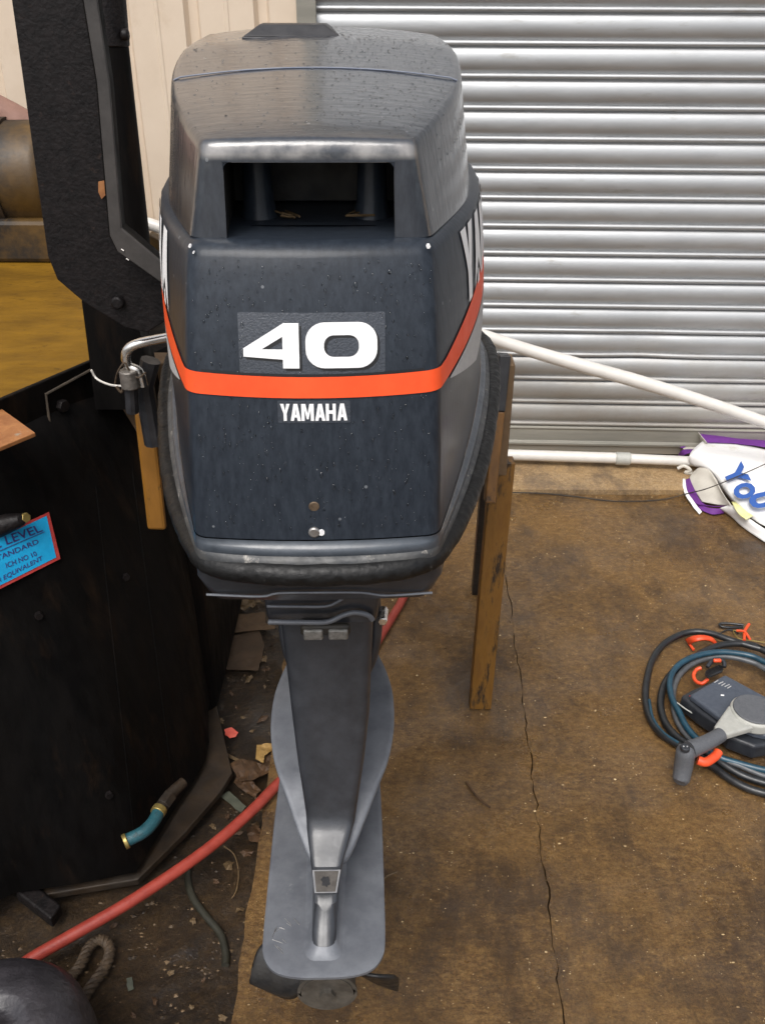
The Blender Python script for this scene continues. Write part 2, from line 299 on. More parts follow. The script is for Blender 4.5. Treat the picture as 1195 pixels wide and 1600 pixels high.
def tubev(path, r, seg=10, caps=True):
    P = [Vector(p) for p in path]; n = len(P); rs = r if isinstance(r, (list, tuple)) else [r]*n
    v = []; f = []; prev = None
    for i, p in enumerate(P):
        t = (P[min(i+1, n-1)]-P[max(i-1, 0)]).normalized()
        if prev is None:
            a = Vector((0, 0, 1)) if abs(t.z) < .9 else Vector((1, 0, 0)); prev = t.cross(a).normalized()
        s = (prev - t*prev.dot(t)).normalized(); prev = s; q = t.cross(s)
        for k in range(seg):
            an = 2*math.pi*k/seg; v.append(p+(s*math.cos(an)+q*math.sin(an))*rs[i])
        if i:
            for k in range(seg):
                f.append(((i-1)*seg+k, (i-1)*seg+(k+1) % seg, i*seg+(k+1) % seg, i*seg+k))
    if caps: f += [tuple(range(seg)), tuple(range((n-1)*seg, n*seg))]
    return v, f
def tube(name, path, r, m, parent=None, world=False, seg=10, sm=0, **k):
    if sm: 
        if isinstance(r, (list, tuple)):
            rr = []
            for a, b in zip(r[:-1], r[1:]): rr += [a+(b-a)*i/sm for i in range(sm)]
            r = rr+[r[-1]]
        path = catmull(path, sm)
    v, f = tubev(path, r, seg); return mesh(name, v, f, m, parent, world, angle=50, **k)
def loft(rings, cap0=True, cap1=True, closed=True):
    n = len(rings[0]); v = [p for r in rings for p in r]; f = []
    for i in range(len(rings)-1):
        for k in range(n if closed else n-1):
            f.append((i*n+k, i*n+(k+1) % n, (i+1)*n+(k+1) % n, (i+1)*n+k))
    if cap0: f.append(tuple(range(n)))
    if cap1: f.append(tuple(range((len(rings)-1)*n, len(rings)*n)))
    return v, f
def join(*vf):
    V, F = [], []
    for v, f in vf:
        o = len(V); V += list(v); F += [tuple(i+o for i in q) for q in f]
    return V, F
def patch(rows, nu=5, nv=5):
    A = [catmull(r, nu) for r in rows]; n = len(A[0]); cols = [catmull([A[i][k] for i in range(len(A))], nv) for k in range(n)]
    m_ = len(cols[0]); v = [cols[k][j] for j in range(m_) for k in range(n)]
    f = [(j*n+k, j*n+k+1, (j+1)*n+k+1, (j+1)*n+k) for j in range(m_-1) for k in range(n-1)]
    return v, f
def grid_fill(loops, sub=0):
    """2D loops (outer + holes) -> triangles"""
    bm = bmesh.new(); E = []
    for lp in loops:
        vs_ = [bm.verts.new((x, y, 0)) for x, y in lp]
        E += [bm.edges.new((vs_[i], vs_[(i+1) % len(vs_)])) for i in range(len(vs_))]
    bmesh.ops.triangle_fill(bm, edges=E, use_beauty=True, use_dissolve=False)
    for _ in range(sub): bmesh.ops.subdivide_edges(bm, edges=bm.edges[:], cuts=1, use_grid_fill=True)
    bmesh.ops.triangulate(bm, faces=bm.faces[:])
    bm.verts.ensure_lookup_table(); v = [(a.co.x, a.co.y) for a in bm.verts]; f = [tuple(a.index for a in q.verts) for q in bm.faces]
    bm.free(); return v, f
def text2d(s, bold=.0, sub=0, space=1.0):
    c = bpy.data.curves.new('t', 'FONT'); c.body = s; c.offset = bold; c.resolution_u = 3; c.space_character = space; c.fill_mode = 'FRONT'
    o = bpy.data.objects.new('t', c); COL.objects.link(o)
    dg = bpy.context.evaluated_depsgraph_get(); me = o.evaluated_get(dg).to_mesh()
    bm = bmesh.new(); bm.from_mesh(me); bmesh.ops.remove_doubles(bm, verts=bm.verts[:], dist=1e-5)
    bmesh.ops.triangulate(bm, faces=bm.faces[:])
    for _ in range(sub):
        bmesh.ops.subdivide_edges(bm, edges=bm.edges[:], cuts=1, use_grid_fill=True); bmesh.ops.triangulate(bm, faces=bm.faces[:])
    bm.verts.ensure_lookup_table(); v = [(a.co.x, a.co.y) for a in bm.verts]; f = [tuple(a.index for a in q.verts) for q in bm.faces]
    bm.free(); bpy.data.objects.remove(o); bpy.data.curves.remove(c)
    xs = [p[0] for p in v]; ys = [p[1] for p in v]; x0, x1, y0, y1 = min(xs), max(xs), min(ys), max(ys)
    return [((x-x0)/(x1-x0), (y-y0)/(y1-y0)) for x, y in v], f     # unit box
def lerp(a, b, t): return a+(b-a)*t

# ================================================================== SETTING: ground
def sheet(name, pts, z0, z1, m, kind='structure', jag=0):
    v, f = prism([(x, y, z0) for x, y in pts], (0, 0, z1-z0))
    o = mesh(name, v, f, m, smooth=False); o['kind'] = kind; return o
sheet('ground', [(-60, -60), (60, -60), (60, 60), (-60, 60)], -.6, -.045, M_dirt)
def jagline(x0, y0, x1, y1, n, amp):
    out = []
    for i in range(n+1):
        t = i/n; out.append((lerp(x0, x1, t)+random.uniform(-amp, amp)*(0 < i < n), lerp(y0, y1, t)))
    return out
edge = jagline(-.205, -1.5, -.214, 2.36, 90, .004)
crack = jagline(.235, -1.5, .262, .75, 40, .004) + jagline(.262, .76, .300, 1.62, 50, .0035)[1:] + jagline(.300, 1.63, .325, 2.262, 30, .003)[1:]
gap = .0014
left = edge + [(-.21, 2.262-.001)][:0] + [(x-gap/2, y) for x, y in reversed(crack)]
left = [p for p in edge if p[1] < 2.26] + [(-.213, 2.26)] + [(x-gap/2, min(y, 2.26)) for x, y in reversed(crack)]
sheet('slab', left, -.12, 0, M_slab)
random.seed(31)
sheet('slab', [(x+random.uniform(-.0004, .0024), min(y, 2.26)) for x, y in crack] + [(8, 2.26), (8, -1.5)], -.12, 0, M_slab)
# sill strip the shutter closes onto
sheet('sill', [(-.23, 2.264), (8, 2.264), (8, 2.62), (-.23, 2.62)], -.12, .014, M_sill)

# ================================================================== roller shutter (slats are parts) and clad wall; both turned 1.7 degrees
WR = rad(-1.7); WO = (0, 2.508, 0)
shut = root('roller_shutter', WO, WR, 'closed galvanised steel roller shutter with horizontal curved slats', 'roller shutter')
PT = .07335
def slat_profile():
    pr = []
    n = 12; zt, zb = PT-.002, .0185
    for i in range(n+1):                       # broad convex curl
        t = i/n; a = lerp(rad(68), rad(-58), t)
        pr.append((-.0100*(math.cos(a)-math.cos(rad(65)))/(1-math.cos(rad(65))), lerp(zt, zb, .5-.5*math.sin(a)/math.sin(rad(66)))))
    pr.append((.001, .0165))
    for i in range(7):                          # small interlock bead
        t = i/6; a = lerp(rad(75), rad(-75), t)
        pr.append((-.0065*math.cos(a)-.0005, .0090+.0062*math.sin(a)))
    pr.append((.006, .0015)); pr.append((.006, -.0015))
    return pr
pr = slat_profile(); X0, X1 = -.175, 3.4
xs = np.linspace(X0, X1, 90)
v = []; f = []
for i, x in enumerate(xs):
    for (y, z) in pr: v.append((x, y, z))
m_ = len(pr)
f = [(i*m_+k, i*m_+k+1, (i+1)*m_+k+1, (i+1)*m_+k) for i in range(len(xs)-1) for k in range(m_-1)]
zbot = .110
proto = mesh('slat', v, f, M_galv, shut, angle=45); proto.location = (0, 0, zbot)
random.seed(3)
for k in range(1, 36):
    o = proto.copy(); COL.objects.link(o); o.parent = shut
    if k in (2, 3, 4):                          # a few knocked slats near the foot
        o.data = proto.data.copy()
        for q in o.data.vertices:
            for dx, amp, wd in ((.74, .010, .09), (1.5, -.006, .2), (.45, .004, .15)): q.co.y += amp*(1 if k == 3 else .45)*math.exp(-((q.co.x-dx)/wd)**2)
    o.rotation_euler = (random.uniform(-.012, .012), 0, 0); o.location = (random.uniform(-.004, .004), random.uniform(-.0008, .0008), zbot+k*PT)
# bottom rail
pts = [(0.002, .112), (-.006, .110), (-.008, .104), (-.004, .100), (-.004, .062), (-.012, .058), (-.012, .050), (-.005, .046), (-.005, .022), (.012, .022), (.012, .112)]
v, f = prism([(X0, y, z) for y, z in pts], (X1-X0, 0, 0)); mesh('bottom_rail', v, f, M_galv2, shut, smooth=False, bevel=.0015)
v, f = boxv(X0, X1, -.003, .01, .0145, .0215); mesh('rubber_strip', v, f, M_rub, shut, smooth=False)
pts = [(-.213, .03), (-.213, -.03), (-.165, -.03), (-.165, -.020), (-.183, -.020), (-.183, .03)]
v, f = prism([(x, y, 0.0145) for x, y in pts], (0, 0, 2.9)); mesh('guide_rail', v, f, M_galv2, shut, smooth=False, bevel=.002)
mesh('guide_rail', *prism([(3.36, .03, .0145), (3.36, -.03, .0145), (3.44, -.03, .0145), (3.44, .03, .0145)], (0, 0, 2.9)), M_galv2, shut, smooth=False)
# door header box well above the frame
mesh('hood_box', *boxv(-.25, 3.5, -.10, .10, 2.75, 3.1), M_galv2, shut, smooth=False, bevel=.01)

wall = root('clad_wall', WO, WR, 'cream box-profile metal clad wall left of the shutter', 'wall')
def cladding(x_from, x_to, name):
    pr = [(x_from, 0)]; x = x_from; 
    start = -.300 - 40*.172
    k = 0
    while True:
        c = start + k*.172; k += 1
        if c < x_from+.03: continue
        if c > x_to-.03: break
        pr += [(c-.020, 0), (c-.011, .018), (c+.011, .018), (c+.020, 0)]   # recessed valley
        # shallow stiffener half way
        if c+.086 < x_to-.02: pr += [(c+.080, 0), (c+.083, -.002), (c+.089, -.002), (c+.092, 0)]
    pr.append((x_to, 0))
    v = []; 
    for z in (.0, 4.2):
        for (x, y) in pr: v.append((x, y-.012, z))
    n = len(pr); f = [(i, i+1, n+i+1, n+i) for i in range(n-1)]
    return mesh(name, v, f, M_cream, wall, smooth=False, solid=.001)
cladding(-5.0, -.9, 'cladding_panel'); cladding(-.898, -.214, 'cladding_panel')
mesh('cladding_panel', *boxv(3.45, 9, -.012, .03, 0, 4.2), M_cream, wall, smooth=False)
mesh('cladding_panel', *boxv(-.25, 3.5, .12, .16, 2.9, 4.2), M_cream, wall, smooth=False)
mesh('base_course', *boxv(-5, -.23, .0, .12, -.06, .06), M_sill, wall, smooth=False)

# ================================================================== OUTBOARD MOTOR
MO = (-.060, .93, 0)
mot = root('outboard_motor', MO, rad(1.5), 'dark blue-grey outboard motor with orange stripe and number 40, hanging on the stand', 'outboard motor')
ZT = [.868, .89, 1.02, 1.06, 1.108, 1.125]
TYA = [-.329, -.325, -.303, -.292, -.272, -.266]; TWA = [.097, .096, .093, .0905, .087, .086]
TWM = [.181, .180, .168, .163, .155, .152]; TYM = [.12, .12, .10, .08, .06, .06]; TP = [1.45, 1.45, 1.9, 2.0, 2.1, 2.1]
PZc = {k: np.polyfit(ZT, t, 3) for k, t in dict(ya=TYA, wa=TWA, wm=TWM, yM=TYM, p=TP).items()}
def cp(z): return {k: float(np.polyval(c, z)) for k, c in PZc.items()}
BOW = .007
def aft_y(x, z):
    c = cp(z); return c['ya'] - BOW*(1-min(1, abs(x)/c['wa'])**2)
def side_x(y, z):
    c = cp(z); t = min(1, max(0, (y-c['ya'])/(c['yM']-c['ya'])))
    return c['wa']+(c['wm']-c['wa'])*(1-(1-t)**c['p'])
def half_outline(ya, wa, wm, yM, p, yf, bow=BOW):
    """half section: bowed aft face, rounded aft corner, swelling side, rounded front; always the same number of points"""
    cr2, t0 = .010, .022
    A_ = lambda x: Vector((x, ya-bow*(1-(x/wa)**2)))
    S_ = lambda t: Vector((wa+(wm-wa)*(1-(1-t)**p), ya+(yM-ya)*t))
    pts = [A_((wa-cr2)*i/8) for i in range(9)]
    p0, b_, p1 = pts[-1], Vector((wa, ya)), S_(t0)
    for q in range(1, 7): t = q/6; pts.append(p0*(1-t)**2+b_*2*t*(1-t)+p1*t*t)
    for i in range(1, 21): pts.append(S_(t0+(1-t0)*(i/20)**1.15))
    for i in range(1, 15):
        a = i/14*math.pi/2; pts.append(Vector((wm*max(0, math.cos(a))**.75, yM+(yf-yM)*math.sin(a)**.9)))
    return pts
def full(h): return h + [Vector((-p.x, p.y)) for p in reversed(h[1:-1])]
def inset(loop, d):
    n = len(loop); out = []
    for i in range(n):
        t = (loop[(i+1) % n]-loop[i-1]); t.normalize(); out.append(loop[i]+Vector((-t.y, t.x))*d)
    return out
def cowl_ring(z, off=0, zz=None, yf=None):
    c = cp(z); L = full(half_outline(c['ya'], c['wa'], c['wm'], c['yM'], c['p'], yf if yf else lerp(.31, .27, (z-.87)/.25)))
    if off: L = inset(L, -off)
    return [Vector((p.x, p.y, z if zz is None else zz)) for p in L]
rings = []
for z in np.linspace(.892, 1.100, 18): rings.append(cowl_ring(float(z)))
for k in range(1, 6):
    a = k/5*math.pi/2; rings.append(cowl_ring(1.100+.010*math.sin(a), -.010*(1-math.cos(a))))
rings.append(cowl_ring(1.110, -.020, 1.1095))
rings.append(cowl_ring(1.110, -.055, 1.1090))
v, f = loft(rings); cowl = mesh('cowling', v, f, M_cowl, mot, angle=38)
# rim outline (outer edge of the seal) and rings between cowling foot and rim
rim_h = catmull([Vector((x, y, 0)) for x, y in [(0, -.3515), (.05, -.3475), (.089, -.334), (.1085, -.304), (.130, -.251), (.1515, -.183), (.172, -.100), (.1935, .015), (.206, .14), (.198, .22), (.155, .29), (.08, .325), (0, .335)]], 8)
RIM = [Vector((p.x, p.y)) for p in rim_h] + [Vector((-p.x, p.y)) for p in reversed(rim_h[1:-1])]
RC = Vector((0, -.02)); rim_pol = sorted((math.atan2(p.y-RC.y, p.x-RC.x), (p-RC).length) for p in RIM)
RA = [a for a, r in rim_pol]; RR0 = [r for a, r in rim_pol]
def rim_at(p):
    d = p.xy-RC; a = math.atan2(d.y, d.x); r = float(np.interp(a, RA, RR0, period=2*math.pi)); return RC+d.normalized()*r
def foot_ring(t, z, pull=0.0):
    out = []
    for p in cowl_ring(.885):
        q = rim_at(p); w = p.xy.lerp(q, t); d = (w-RC).normalized(); w = w-d*pull; out.append(Vector((w.x, w.y, z)))
    return out
fl = [(0, .8915), (.04, .8885), (.16, .8870), (.26, .8850), (.285, .8815), (.24, .8795)]
v, f = loft([foot_ring(t, z) for t, z in fl], False, False); mesh('flange', v, f, M_flange, mot, angle=60)
fl = [(.20, .8800), (.34, .8785), (.46, .8765), (.52, .873), (.50, .869), (.2, .866)]
v, f = loft([foot_ring(t, z) for t, z in fl], False, False); mesh('lower_lip', v, f, mat('lower_lip_paint', (.030, .033, .037), (.07, .07, .068), 40, (.35, .6), 0, .4, 120, c3=(.30, .28, .25), s3=60, t3=(.60, .68)), mot, angle=60)
# perished rubber seal
ring_c = foot_ring(1.0, .8655, .0100); n = len(ring_c); rv = []; NS = 12
dense = []
for i in range(n):
    a, b = ring_c[i], ring_c[(i+1) % n]; k = max(1, int((b-a).length/.004))
    dense += [a.lerp(b, j/k) for j in range(k)]
n = len(dense)
for i, p in enumerate(dense):
    t = (dense[(i+1) % n]-dense[i-1]).normalized(); out = Vector((t.y, -t.x, 0))
    for k in range(NS):
        an = 2*math.pi*k/NS; d = Vector((out.x*math.cos(an), out.y*math.cos(an), math.sin(an)))
        q = p+d*.0105; r = .0100 + .0008*mnoise.noise(q*60) + .0004*mnoise.noise(q*210); rv.append(p+d*r)
rf = [(i*NS+k, i*NS+(k+1) % NS, ((i+1) % n)*NS+(k+1) % NS, ((i+1) % n)*NS+k) for i in range(n) for k in range(NS)]
mesh('rubber_seal', rv, rf, M_rub, mot, angle=70)

# ---- own letter shapes for the maker's name
def brand2d(sub=1, st=.20):
    G = {'Y': (.62, lambda w, s: [[(0, 1), (s*1.1, 1), (w/2, .60), (w-s*1.1, 1), (w, 1), (w/2+s/2, .42), (w/2+s/2, 0), (w/2-s/2, 0), (w/2-s/2, .42)]]),
         'A': (.66, lambda w, s: [[(0, 0), (w/2-s*.62, 1), (w/2+s*.62, 1), (w, 0), (w-s*1.05, 0), (w-s*1.28, .20), (s*1.28, .20), (s*1.05, 0)], [(s*1.50, .36), (w-s*1.50, .36), (w/2, .80)]]),
         'M': (.80, lambda w, s: [[(0, 0), (0, 1), (s*1.35, 1), (w/2, .42), (w-s*1.35, 1), (w, 1), (w, 0), (w-s, 0), (w-s, .66), (w/2+s*.3, .10), (w/2-s*.3, .10), (s, .66), (s, 0)]]),
         'H': (.64, lambda w, s: [[(0, 0), (0, 1), (s, 1), (s, .61), (w-s, .61), (w-s, 1), (w, 1), (w, 0), (w-s, 0), (w-s, .41), (s, .41), (s, 0)]])}
    V, F_, x = [], [], 0
    for ch in 'YAMAHA':
        w, fn = G[ch]; v, f = grid_fill([[(a+x, b) for a, b in lp] for lp in fn(w, st)], sub); o = len(V); V += v; F_ += [tuple(i+o for i in q) for q in f]
        x += w+(.075 if ch in 'HM' else .035)
    W = max(a for a, b in V); return [(a/W, b) for a, b in V], F_
# ---- decals follow the cowling surface
def on_aft(pts, lift=.0008): return [(x, aft_y(x, z)-lift, z) for x, z in pts]
def on_side(pts, s, lift=.0010): return [(s*(side_x(y, z)+lift*.9), y-lift*.4, z) for y, z in pts]
def zst(t): return 1.0215-.0021*math.sin(math.pi*t), 1.0065-.0012*math.sin(math.pi*t)
# orange stripe: one band per run, following the cowling section exactly
_gz = np.linspace(.94, 1.08, 57); _gr = [cowl_ring(float(z)) for z in _gz]; NR = len(_gr[0])
def surf(i, z, lift=.0010):
    k = min(len(_gz)-2, max(0, int((z-_gz[0])/(_gz[1]-_gz[0])))); t = (z-_gz[k])/(_gz[1]-_gz[0])
    p = _gr[k][i % NR].lerp(_gr[k+1][i % NR], t); q = _gr[k][(i+1) % NR]-_gr[k][(i-1) % NR]; q.normalize()
    return Vector((p.x+q.y*lift, p.y-q.x*lift, z))
NH = 34
idx = list(range(-NH, NH+1)); v = []
def spread(i):     # 0 on the aft face, 1 well along the side
    p = _gr[20][i % NR]; return min(1, max(0, (p.y+.29)/.28))
for i in idx:
    k = spread(i); x = _gr[20][i % NR].x; dip = .0026*(1-min(1, abs(x)/.093)**2)*(1 if k == 0 else 0)
    a_ = 1.0228-dip+.026*min(1, k*1.3); b_ = 1.0070-dip*.8+.002*k
    for q in range(5): v.append(surf(i, lerp(a_, b_, q/4), .0010))
f = [(i*5+k, i*5+k+1, i*5+k+6, i*5+k+5) for i in range(len(idx)-1) for k in range(4)]
mesh('stripe', v, f, M_orange, mot, angle=60)
v = []
for i in range(-8, 9):
    p = _gr[20][i % NR]; x = p.x; dip = .0026*(1-min(1, abs(x)/.093)**2)
    for z in (1.0248-dip, 1.0230-dip): v.append(surf(i, z, .0008))
f = [(i*2, i*2+1, i*2+3, i*2+2) for i in range(16)]
mesh('stripe_edge', v, f, M_shadow, mot)
for s in (1, -1):
    v = []                                      # silver flash widening forward under the stripe
    for i in range(31):
        y = lerp(-.272, .05, i/30); g_ = min(1, max(0, (y+.272)/.15)); top = 1.0045+.002*g_; bot = top-.0012-.044*g_
        for q in range(6): z = lerp(top, bot, q/5); v.append((s*(side_x(y, z)+.0010), y-.0005, z))
    f = [(i*6+k, i*6+k+1, i*6+k+7, i*6+k+6) for i in range(30) for k in range(5)]
    mesh('silver_flash', v, f, M_silver, mot)
# number decal film, shadow and figures
def px(u, w):   # decal artwork in photo pixels of the aft face -> (x, z)
    return ((u-490)*.000480 + (.0007), 1.0590-(w-505)*.000505)
def rrect(x0, x1, y0, y1, r, n=7):
    out = []
    for cx, cy, a0 in ((x1-r, y0+r, -90), (x1-r, y1-r, 0), (x0+r, y1-r, 90), (x0+r, y0+r, 180)):
        for i in range(n+1): a = rad(a0+90*i/n); out.append((cx+r*math.cos(a), cy+r*math.sin(a)))
    return out
def decal(name, loops, m, lift, dx=0, dy=0, sub=2, parent=mot, solid=0, sq=.875):
    v2, f2 = grid_fill([[px(a+dx, 506+(b-506)*sq+dy) for a, b in lp] for lp in loops], sub)
    return mesh(name, on_aft(v2, lift), f2, m, parent, solid=solid)
four = [[(384, 546), (446, 506), (469, 506), (469, 577), (444, 577), (444, 563), (384, 559)], [(412, 547), (444, 527), (444, 547)]]
zero = [[(x, y) for x, y in rrect(479, 588, 505, 577, 29)], list(reversed(rrect(507, 560, 525, 559, 15)))]
decal('number_film', [rrect(377, 600, 492, 589, 3)], M_film, .0004, sub=3)
for lp in (four, zero):
    decal('figure_shadow', lp, M_shadow, .0008, 4, 5)
    decal('figure', lp, M_white, .0014, 0, 1)
decal('name_film', [rrect(433, 546, 616, 649, 2)], M_film, .0004, sub=2, sq=1)
tv, tf = brand2d(1)
v = []
for x, y in tv:
    a, b = px(lerp(437, 541, x), lerp(645, 620, y)); v.append((a, b))
mesh('brand_lettering', on_aft(v, .0012), tf, M_white, mot)
for s in (1, -1):
    tv, tf = brand2d(3, .22)
    v = []
    for x, y in tv:
        yy = lerp(-.205, .13, x) if s == 1 else lerp(.13, -.215, x)
        v.append((yy, lerp(1.0385, 1.1005, y)))
    mesh('side_lettering', on_side(v, s, .0011), tf, M_oldwhite, mot)
# drain plug and screw in the aft face
def disc_y(x, z, y, r, d, seg=16): return tubev([(x, y, z), (x, y-d, z)], r, seg)
c = (-.0017, .9200); mesh('plug', *disc_y(c[0], c[1], aft_y(*c)+.002, .0042, .0026), M_bronze, mot, bevel=.0006)
c = (-.0022, .8985); mesh('screw', *disc_y(c[0], c[1], aft_y(*c)+.002, .0046, .0038), M_steel, mot, bevel=.0012)
mesh('screw_chip', *disc_y(.0035, .8985, aft_y(0, .8985)+.002, .0026, .0034, 7), M_white, mot)
# white paint chips on cowling shoulder
for (x, z, r) in ((-.0862, 1.1075, .0011), (.0850, 1.107, .0016), (-.084, 1.103, .0007)):
    mesh('paint_chip', *tubev([(x, aft_y(x, min(z, 1.1))+.003, z), (x, aft_y(x, min(z, 1.1))-.0012, z)], r, 6), M_white, mot)

# ---- intake hood on top
def hood_z(y):
    P = [(-.262, 1.1705), (-.18, 1.1865), (-.1, 1.2005), (0, 1.2195), (.08, 1.2265), (.14, 1.2225), (.20, 1.200), (.24, 1.175)]
    return float(np.interp(y, [p[0] for p in P], [p[1] for p in P]))
aft_t = [0, .03, .060, .065, .0700]; aft_b = [0, .03, .0612, .072, .0815]
side_t = [(.0740, -.2578), (.0772, -.2535), (.0800, -.2470), (.0845, -.235), (.0935, -.2105), (.1045, -.175), (.114, -.14), (.1215, -.10), (.1262, -.06), (.1275, -.02), (.124, .03), (.115, .08), (.100, .125), (.078, .16), (.045, .187), (.015, .197), (0, .198)]
side_b = [(.0855, -.2606), (.0888, -.2565), (.0915, -.2495), (.096, -.236), (.1045, -.2105), (.117, -.171), (.1275, -.13), (.135, -.085), (.1395, -.04), (.141, .01), (.139, .06), (.132, .11), (.118, .155), (.092, .195), (.055, .222), (.02, .232), (0, .233)]
def cat2(L, n): return [(p.x, p.y) for p in catmull([Vector((a, b, 0)) for a, b in L], n)]
st_, sb_ = cat2(side_t, 3), cat2(side_b, 3)
top_h = [(x, -.2605+.0012*(x/.0735)**2) for x in aft_t] + st_
bot_h = [(x, -.2640+.0012*(x/.085)**2) for x in aft_b] + sb_
def mir(L): return L + [(-a, b) for a, b in reversed(L[1:-1])]
T, B = mir(top_h), mir(bot_h); n = len(T)
ZMID = 1.1615
def top_ring(k, dz, pull):
    out = []
    for (x, y) in T:
        c = Vector((0, -.03)); p = Vector((x, y)); d = (p-c); L = d.length; q = c+d*((L-pull)/L)*k
        cw = .0075*(1-min(1, abs(x*k)/.125)**2)
        out.append((q.x, q.y, hood_z(max(q.y, -.262))+dz+cw*(1 if k < .97 else .75)))
    return out
rows = []
rows.append([(x, y, 1.1100) for x, y in B])
def edge_z(x, y): return hood_z(y)-.0085+.0075*.75*(1-min(1, abs(x)/.125)**2)
mid = []
for (bx, by), (tx, ty) in zip(B, T):
    zt = edge_z(tx, ty); t = (ZMID-1.110)/(zt-1.110); 
    if abs(tx) <= .0605 and by < -.2: mid.append((lerp(bx, tx, t), lerp(by, ty, t), ZMID))
    else: mid.append((lerp(bx, tx, t), lerp(by, ty, t), lerp(1.11, zt, t)))
rows.append(mid)
rows.append([(x, y, edge_z(x, y)) for x, y in T])
rows.append(top_ring(1, -.0040, .0010)); rows.append(top_ring(1, -.0012, .0034)); rows.append(top_ring(1, 0, .0070))
for k in (.9, .78, .64, .5, .36, .22, .1): rows.append(top_ring(k, 0, .0095))
V = [p for r in rows for p in r]; Fh = []
for i in range(len(rows)-1):
    for k in range(n):
        k2 = (k+1) % n
        if i == 0:
            xa, xb = T[k][0], T[k2][0]
            if abs(xa) <= .0605 and abs(xb) <= .0605 and B[k][1] < -.2: continue
        Fh.append((i*n+k, i*n+k2, (i+1)*n+k2, (i+1)*n+k))
Fh.append(tuple(range((len(rows)-1)*n, len(rows)*n)))
hood = mesh('intake_hood', V, Fh, M_hood, mot, angle=42)
# seam line across the hood, worn pale
v = []; ym = -.100
for i in range(41):
    x = lerp(-.1185, .1185, i/40); y = ym+.006*(1-(x/.12)**2)
    cw = .0075*(1-min(1, abs(x)/.125)**2); e = min(1, (.1215-abs(x))/.008); z = hood_z(y)+cw+.0001-(1-e)*.0022
    v.append((x, y, z+.0004))
mesh('seam', *tubev(v, .0007, 6), mat('seam_blue', (.10, .12, .17), (.17, .19, .24), 40, (.4, .6)), mot)
# inside of the intake: reveals, back wall, ceiling, two pillars
D0, D1 = -.2625, -.135
def reveal(s):
    return [(s*.0612, -.2640, 1.1105), (s*.0600, -.2612, ZMID), (s*.070, D1, ZMID+.008), (s*.070, D1, 1.1105)], [(0, 1, 2, 3)]
ceil = [(-.0600, -.2612, ZMID), (.0600, -.2612, ZMID), (.070, D1, ZMID+.008), (-.070, D1, ZMID+.008)], [(0, 1, 2, 3)]
back = [(-.070, D1, 1.1105), (.070, D1, 1.1105), (.070, D1, ZMID+.008), (-.070, D1, ZMID+.008)], [(0, 1, 2, 3)]
mesh('intake_duct', *join(reveal(1), reveal(-1), ceil, back), M_duct, mot, smooth=False)
for xx in (-.0445, .0455):
    v, f = tubev([(xx, -.188, 1.109), (xx, -.188, 1.120), (xx, -.187, 1.165)], [.0155, .0125, .0105], 18); mesh('pillar', v, f, M_cowl, mot)
for xx in (.0285, -.028):
    mesh('dried_weed', *tubev([(xx+random.uniform(-.004, .02), -.20+random.uniform(-.01, .02), 1.111+random.uniform(0, .004)) for _ in range(9)], .0009, 5), M_leafpale, mot)
for sx in (1, -1):                               # rounded upper corners of the opening
    cx_, cz_, r_ = sx*(.0605-.006), ZMID+.0005-.006, .006
    arc = [(cx_+sx*r_*math.sin(a_), cz_+r_*math.cos(a_)) for a_ in np.linspace(0, math.pi/2, 7)]
    P_ = [Vector((sx*.0608, -.2609, ZMID+.0008))]+[Vector((a_, -.2609, b_)) for a_, b_ in arc]
    mesh('opening_corner', *prism(P_, (0, .012, 0)), M_cowl, mot, smooth=False)
# low black handle cap on the hood
def frust(x0, x1, y0, y1, z0, ix, iy, h):
    v = [(x0, y0, z0), (x1, y0, z0), (x1, y1, z0), (x0, y1, z0), (x0+ix, y0+iy, z0+h), (x1-ix, y0+iy, z0+h), (x1-ix, y1-iy, z0+h), (x0+ix, y1-iy, z0+h)]
    return v, [(0, 1, 2, 3), (4, 5, 6, 7), (0, 1, 5, 4), (1, 2, 6, 5), (2, 3, 7, 6), (3, 0, 4, 7)]
mesh('handle_cap', *join(frust(-.0725, .0205, .015, .085, 1.2245, 0, 0, .0030), frust(-.0715, .0195, .016, .084, 1.2275, .0145, .012, .0095)), M_black, mot, bevel=.0012)

# ---- bottom pan, bracket, drive housing
def pan_ring(z, wa, ya, wm, yM, yf, p=1.4): return [Vector((q.x, q.y, z)) for q in full(half_outline(ya, wa, wm, yM, p, yf, .003))]
rings = [pan_ring(.860, .098, -.318, .172, .12, .30), pan_ring(.845, .100, -.319, .170, .12, .30), pan_ring(.829, .094, -.315, .160, .11, .28),
         pan_ring(.826, .092, -.312, .158, .11, .28), pan_ring(.817, .091, -.306, .150, .10, .26), pan_ring(.811, .087, -.298, .14, .10, .25), pan_ring(.775, .070, -.235, .10, .08, .22), pan_ring(.74, .058, -.19, .08, .08, .2)]
v, f = loft(rings); mesh('bottom_pan', v, f, M_low, mot, angle=30)
tube('pan_edge', [(-.095, -.3175, .8298), (-.05, -.3205, .8294), (-.035, -.3212, .8330), (0, -.322, .8338), (.035, -.3212, .8326), (.055, -.320, .8286), (.094, -.316, .8280)], .0012, M_lowlit, mot, sm=4, seg=6)  # lip highlight painted in as a pale bead
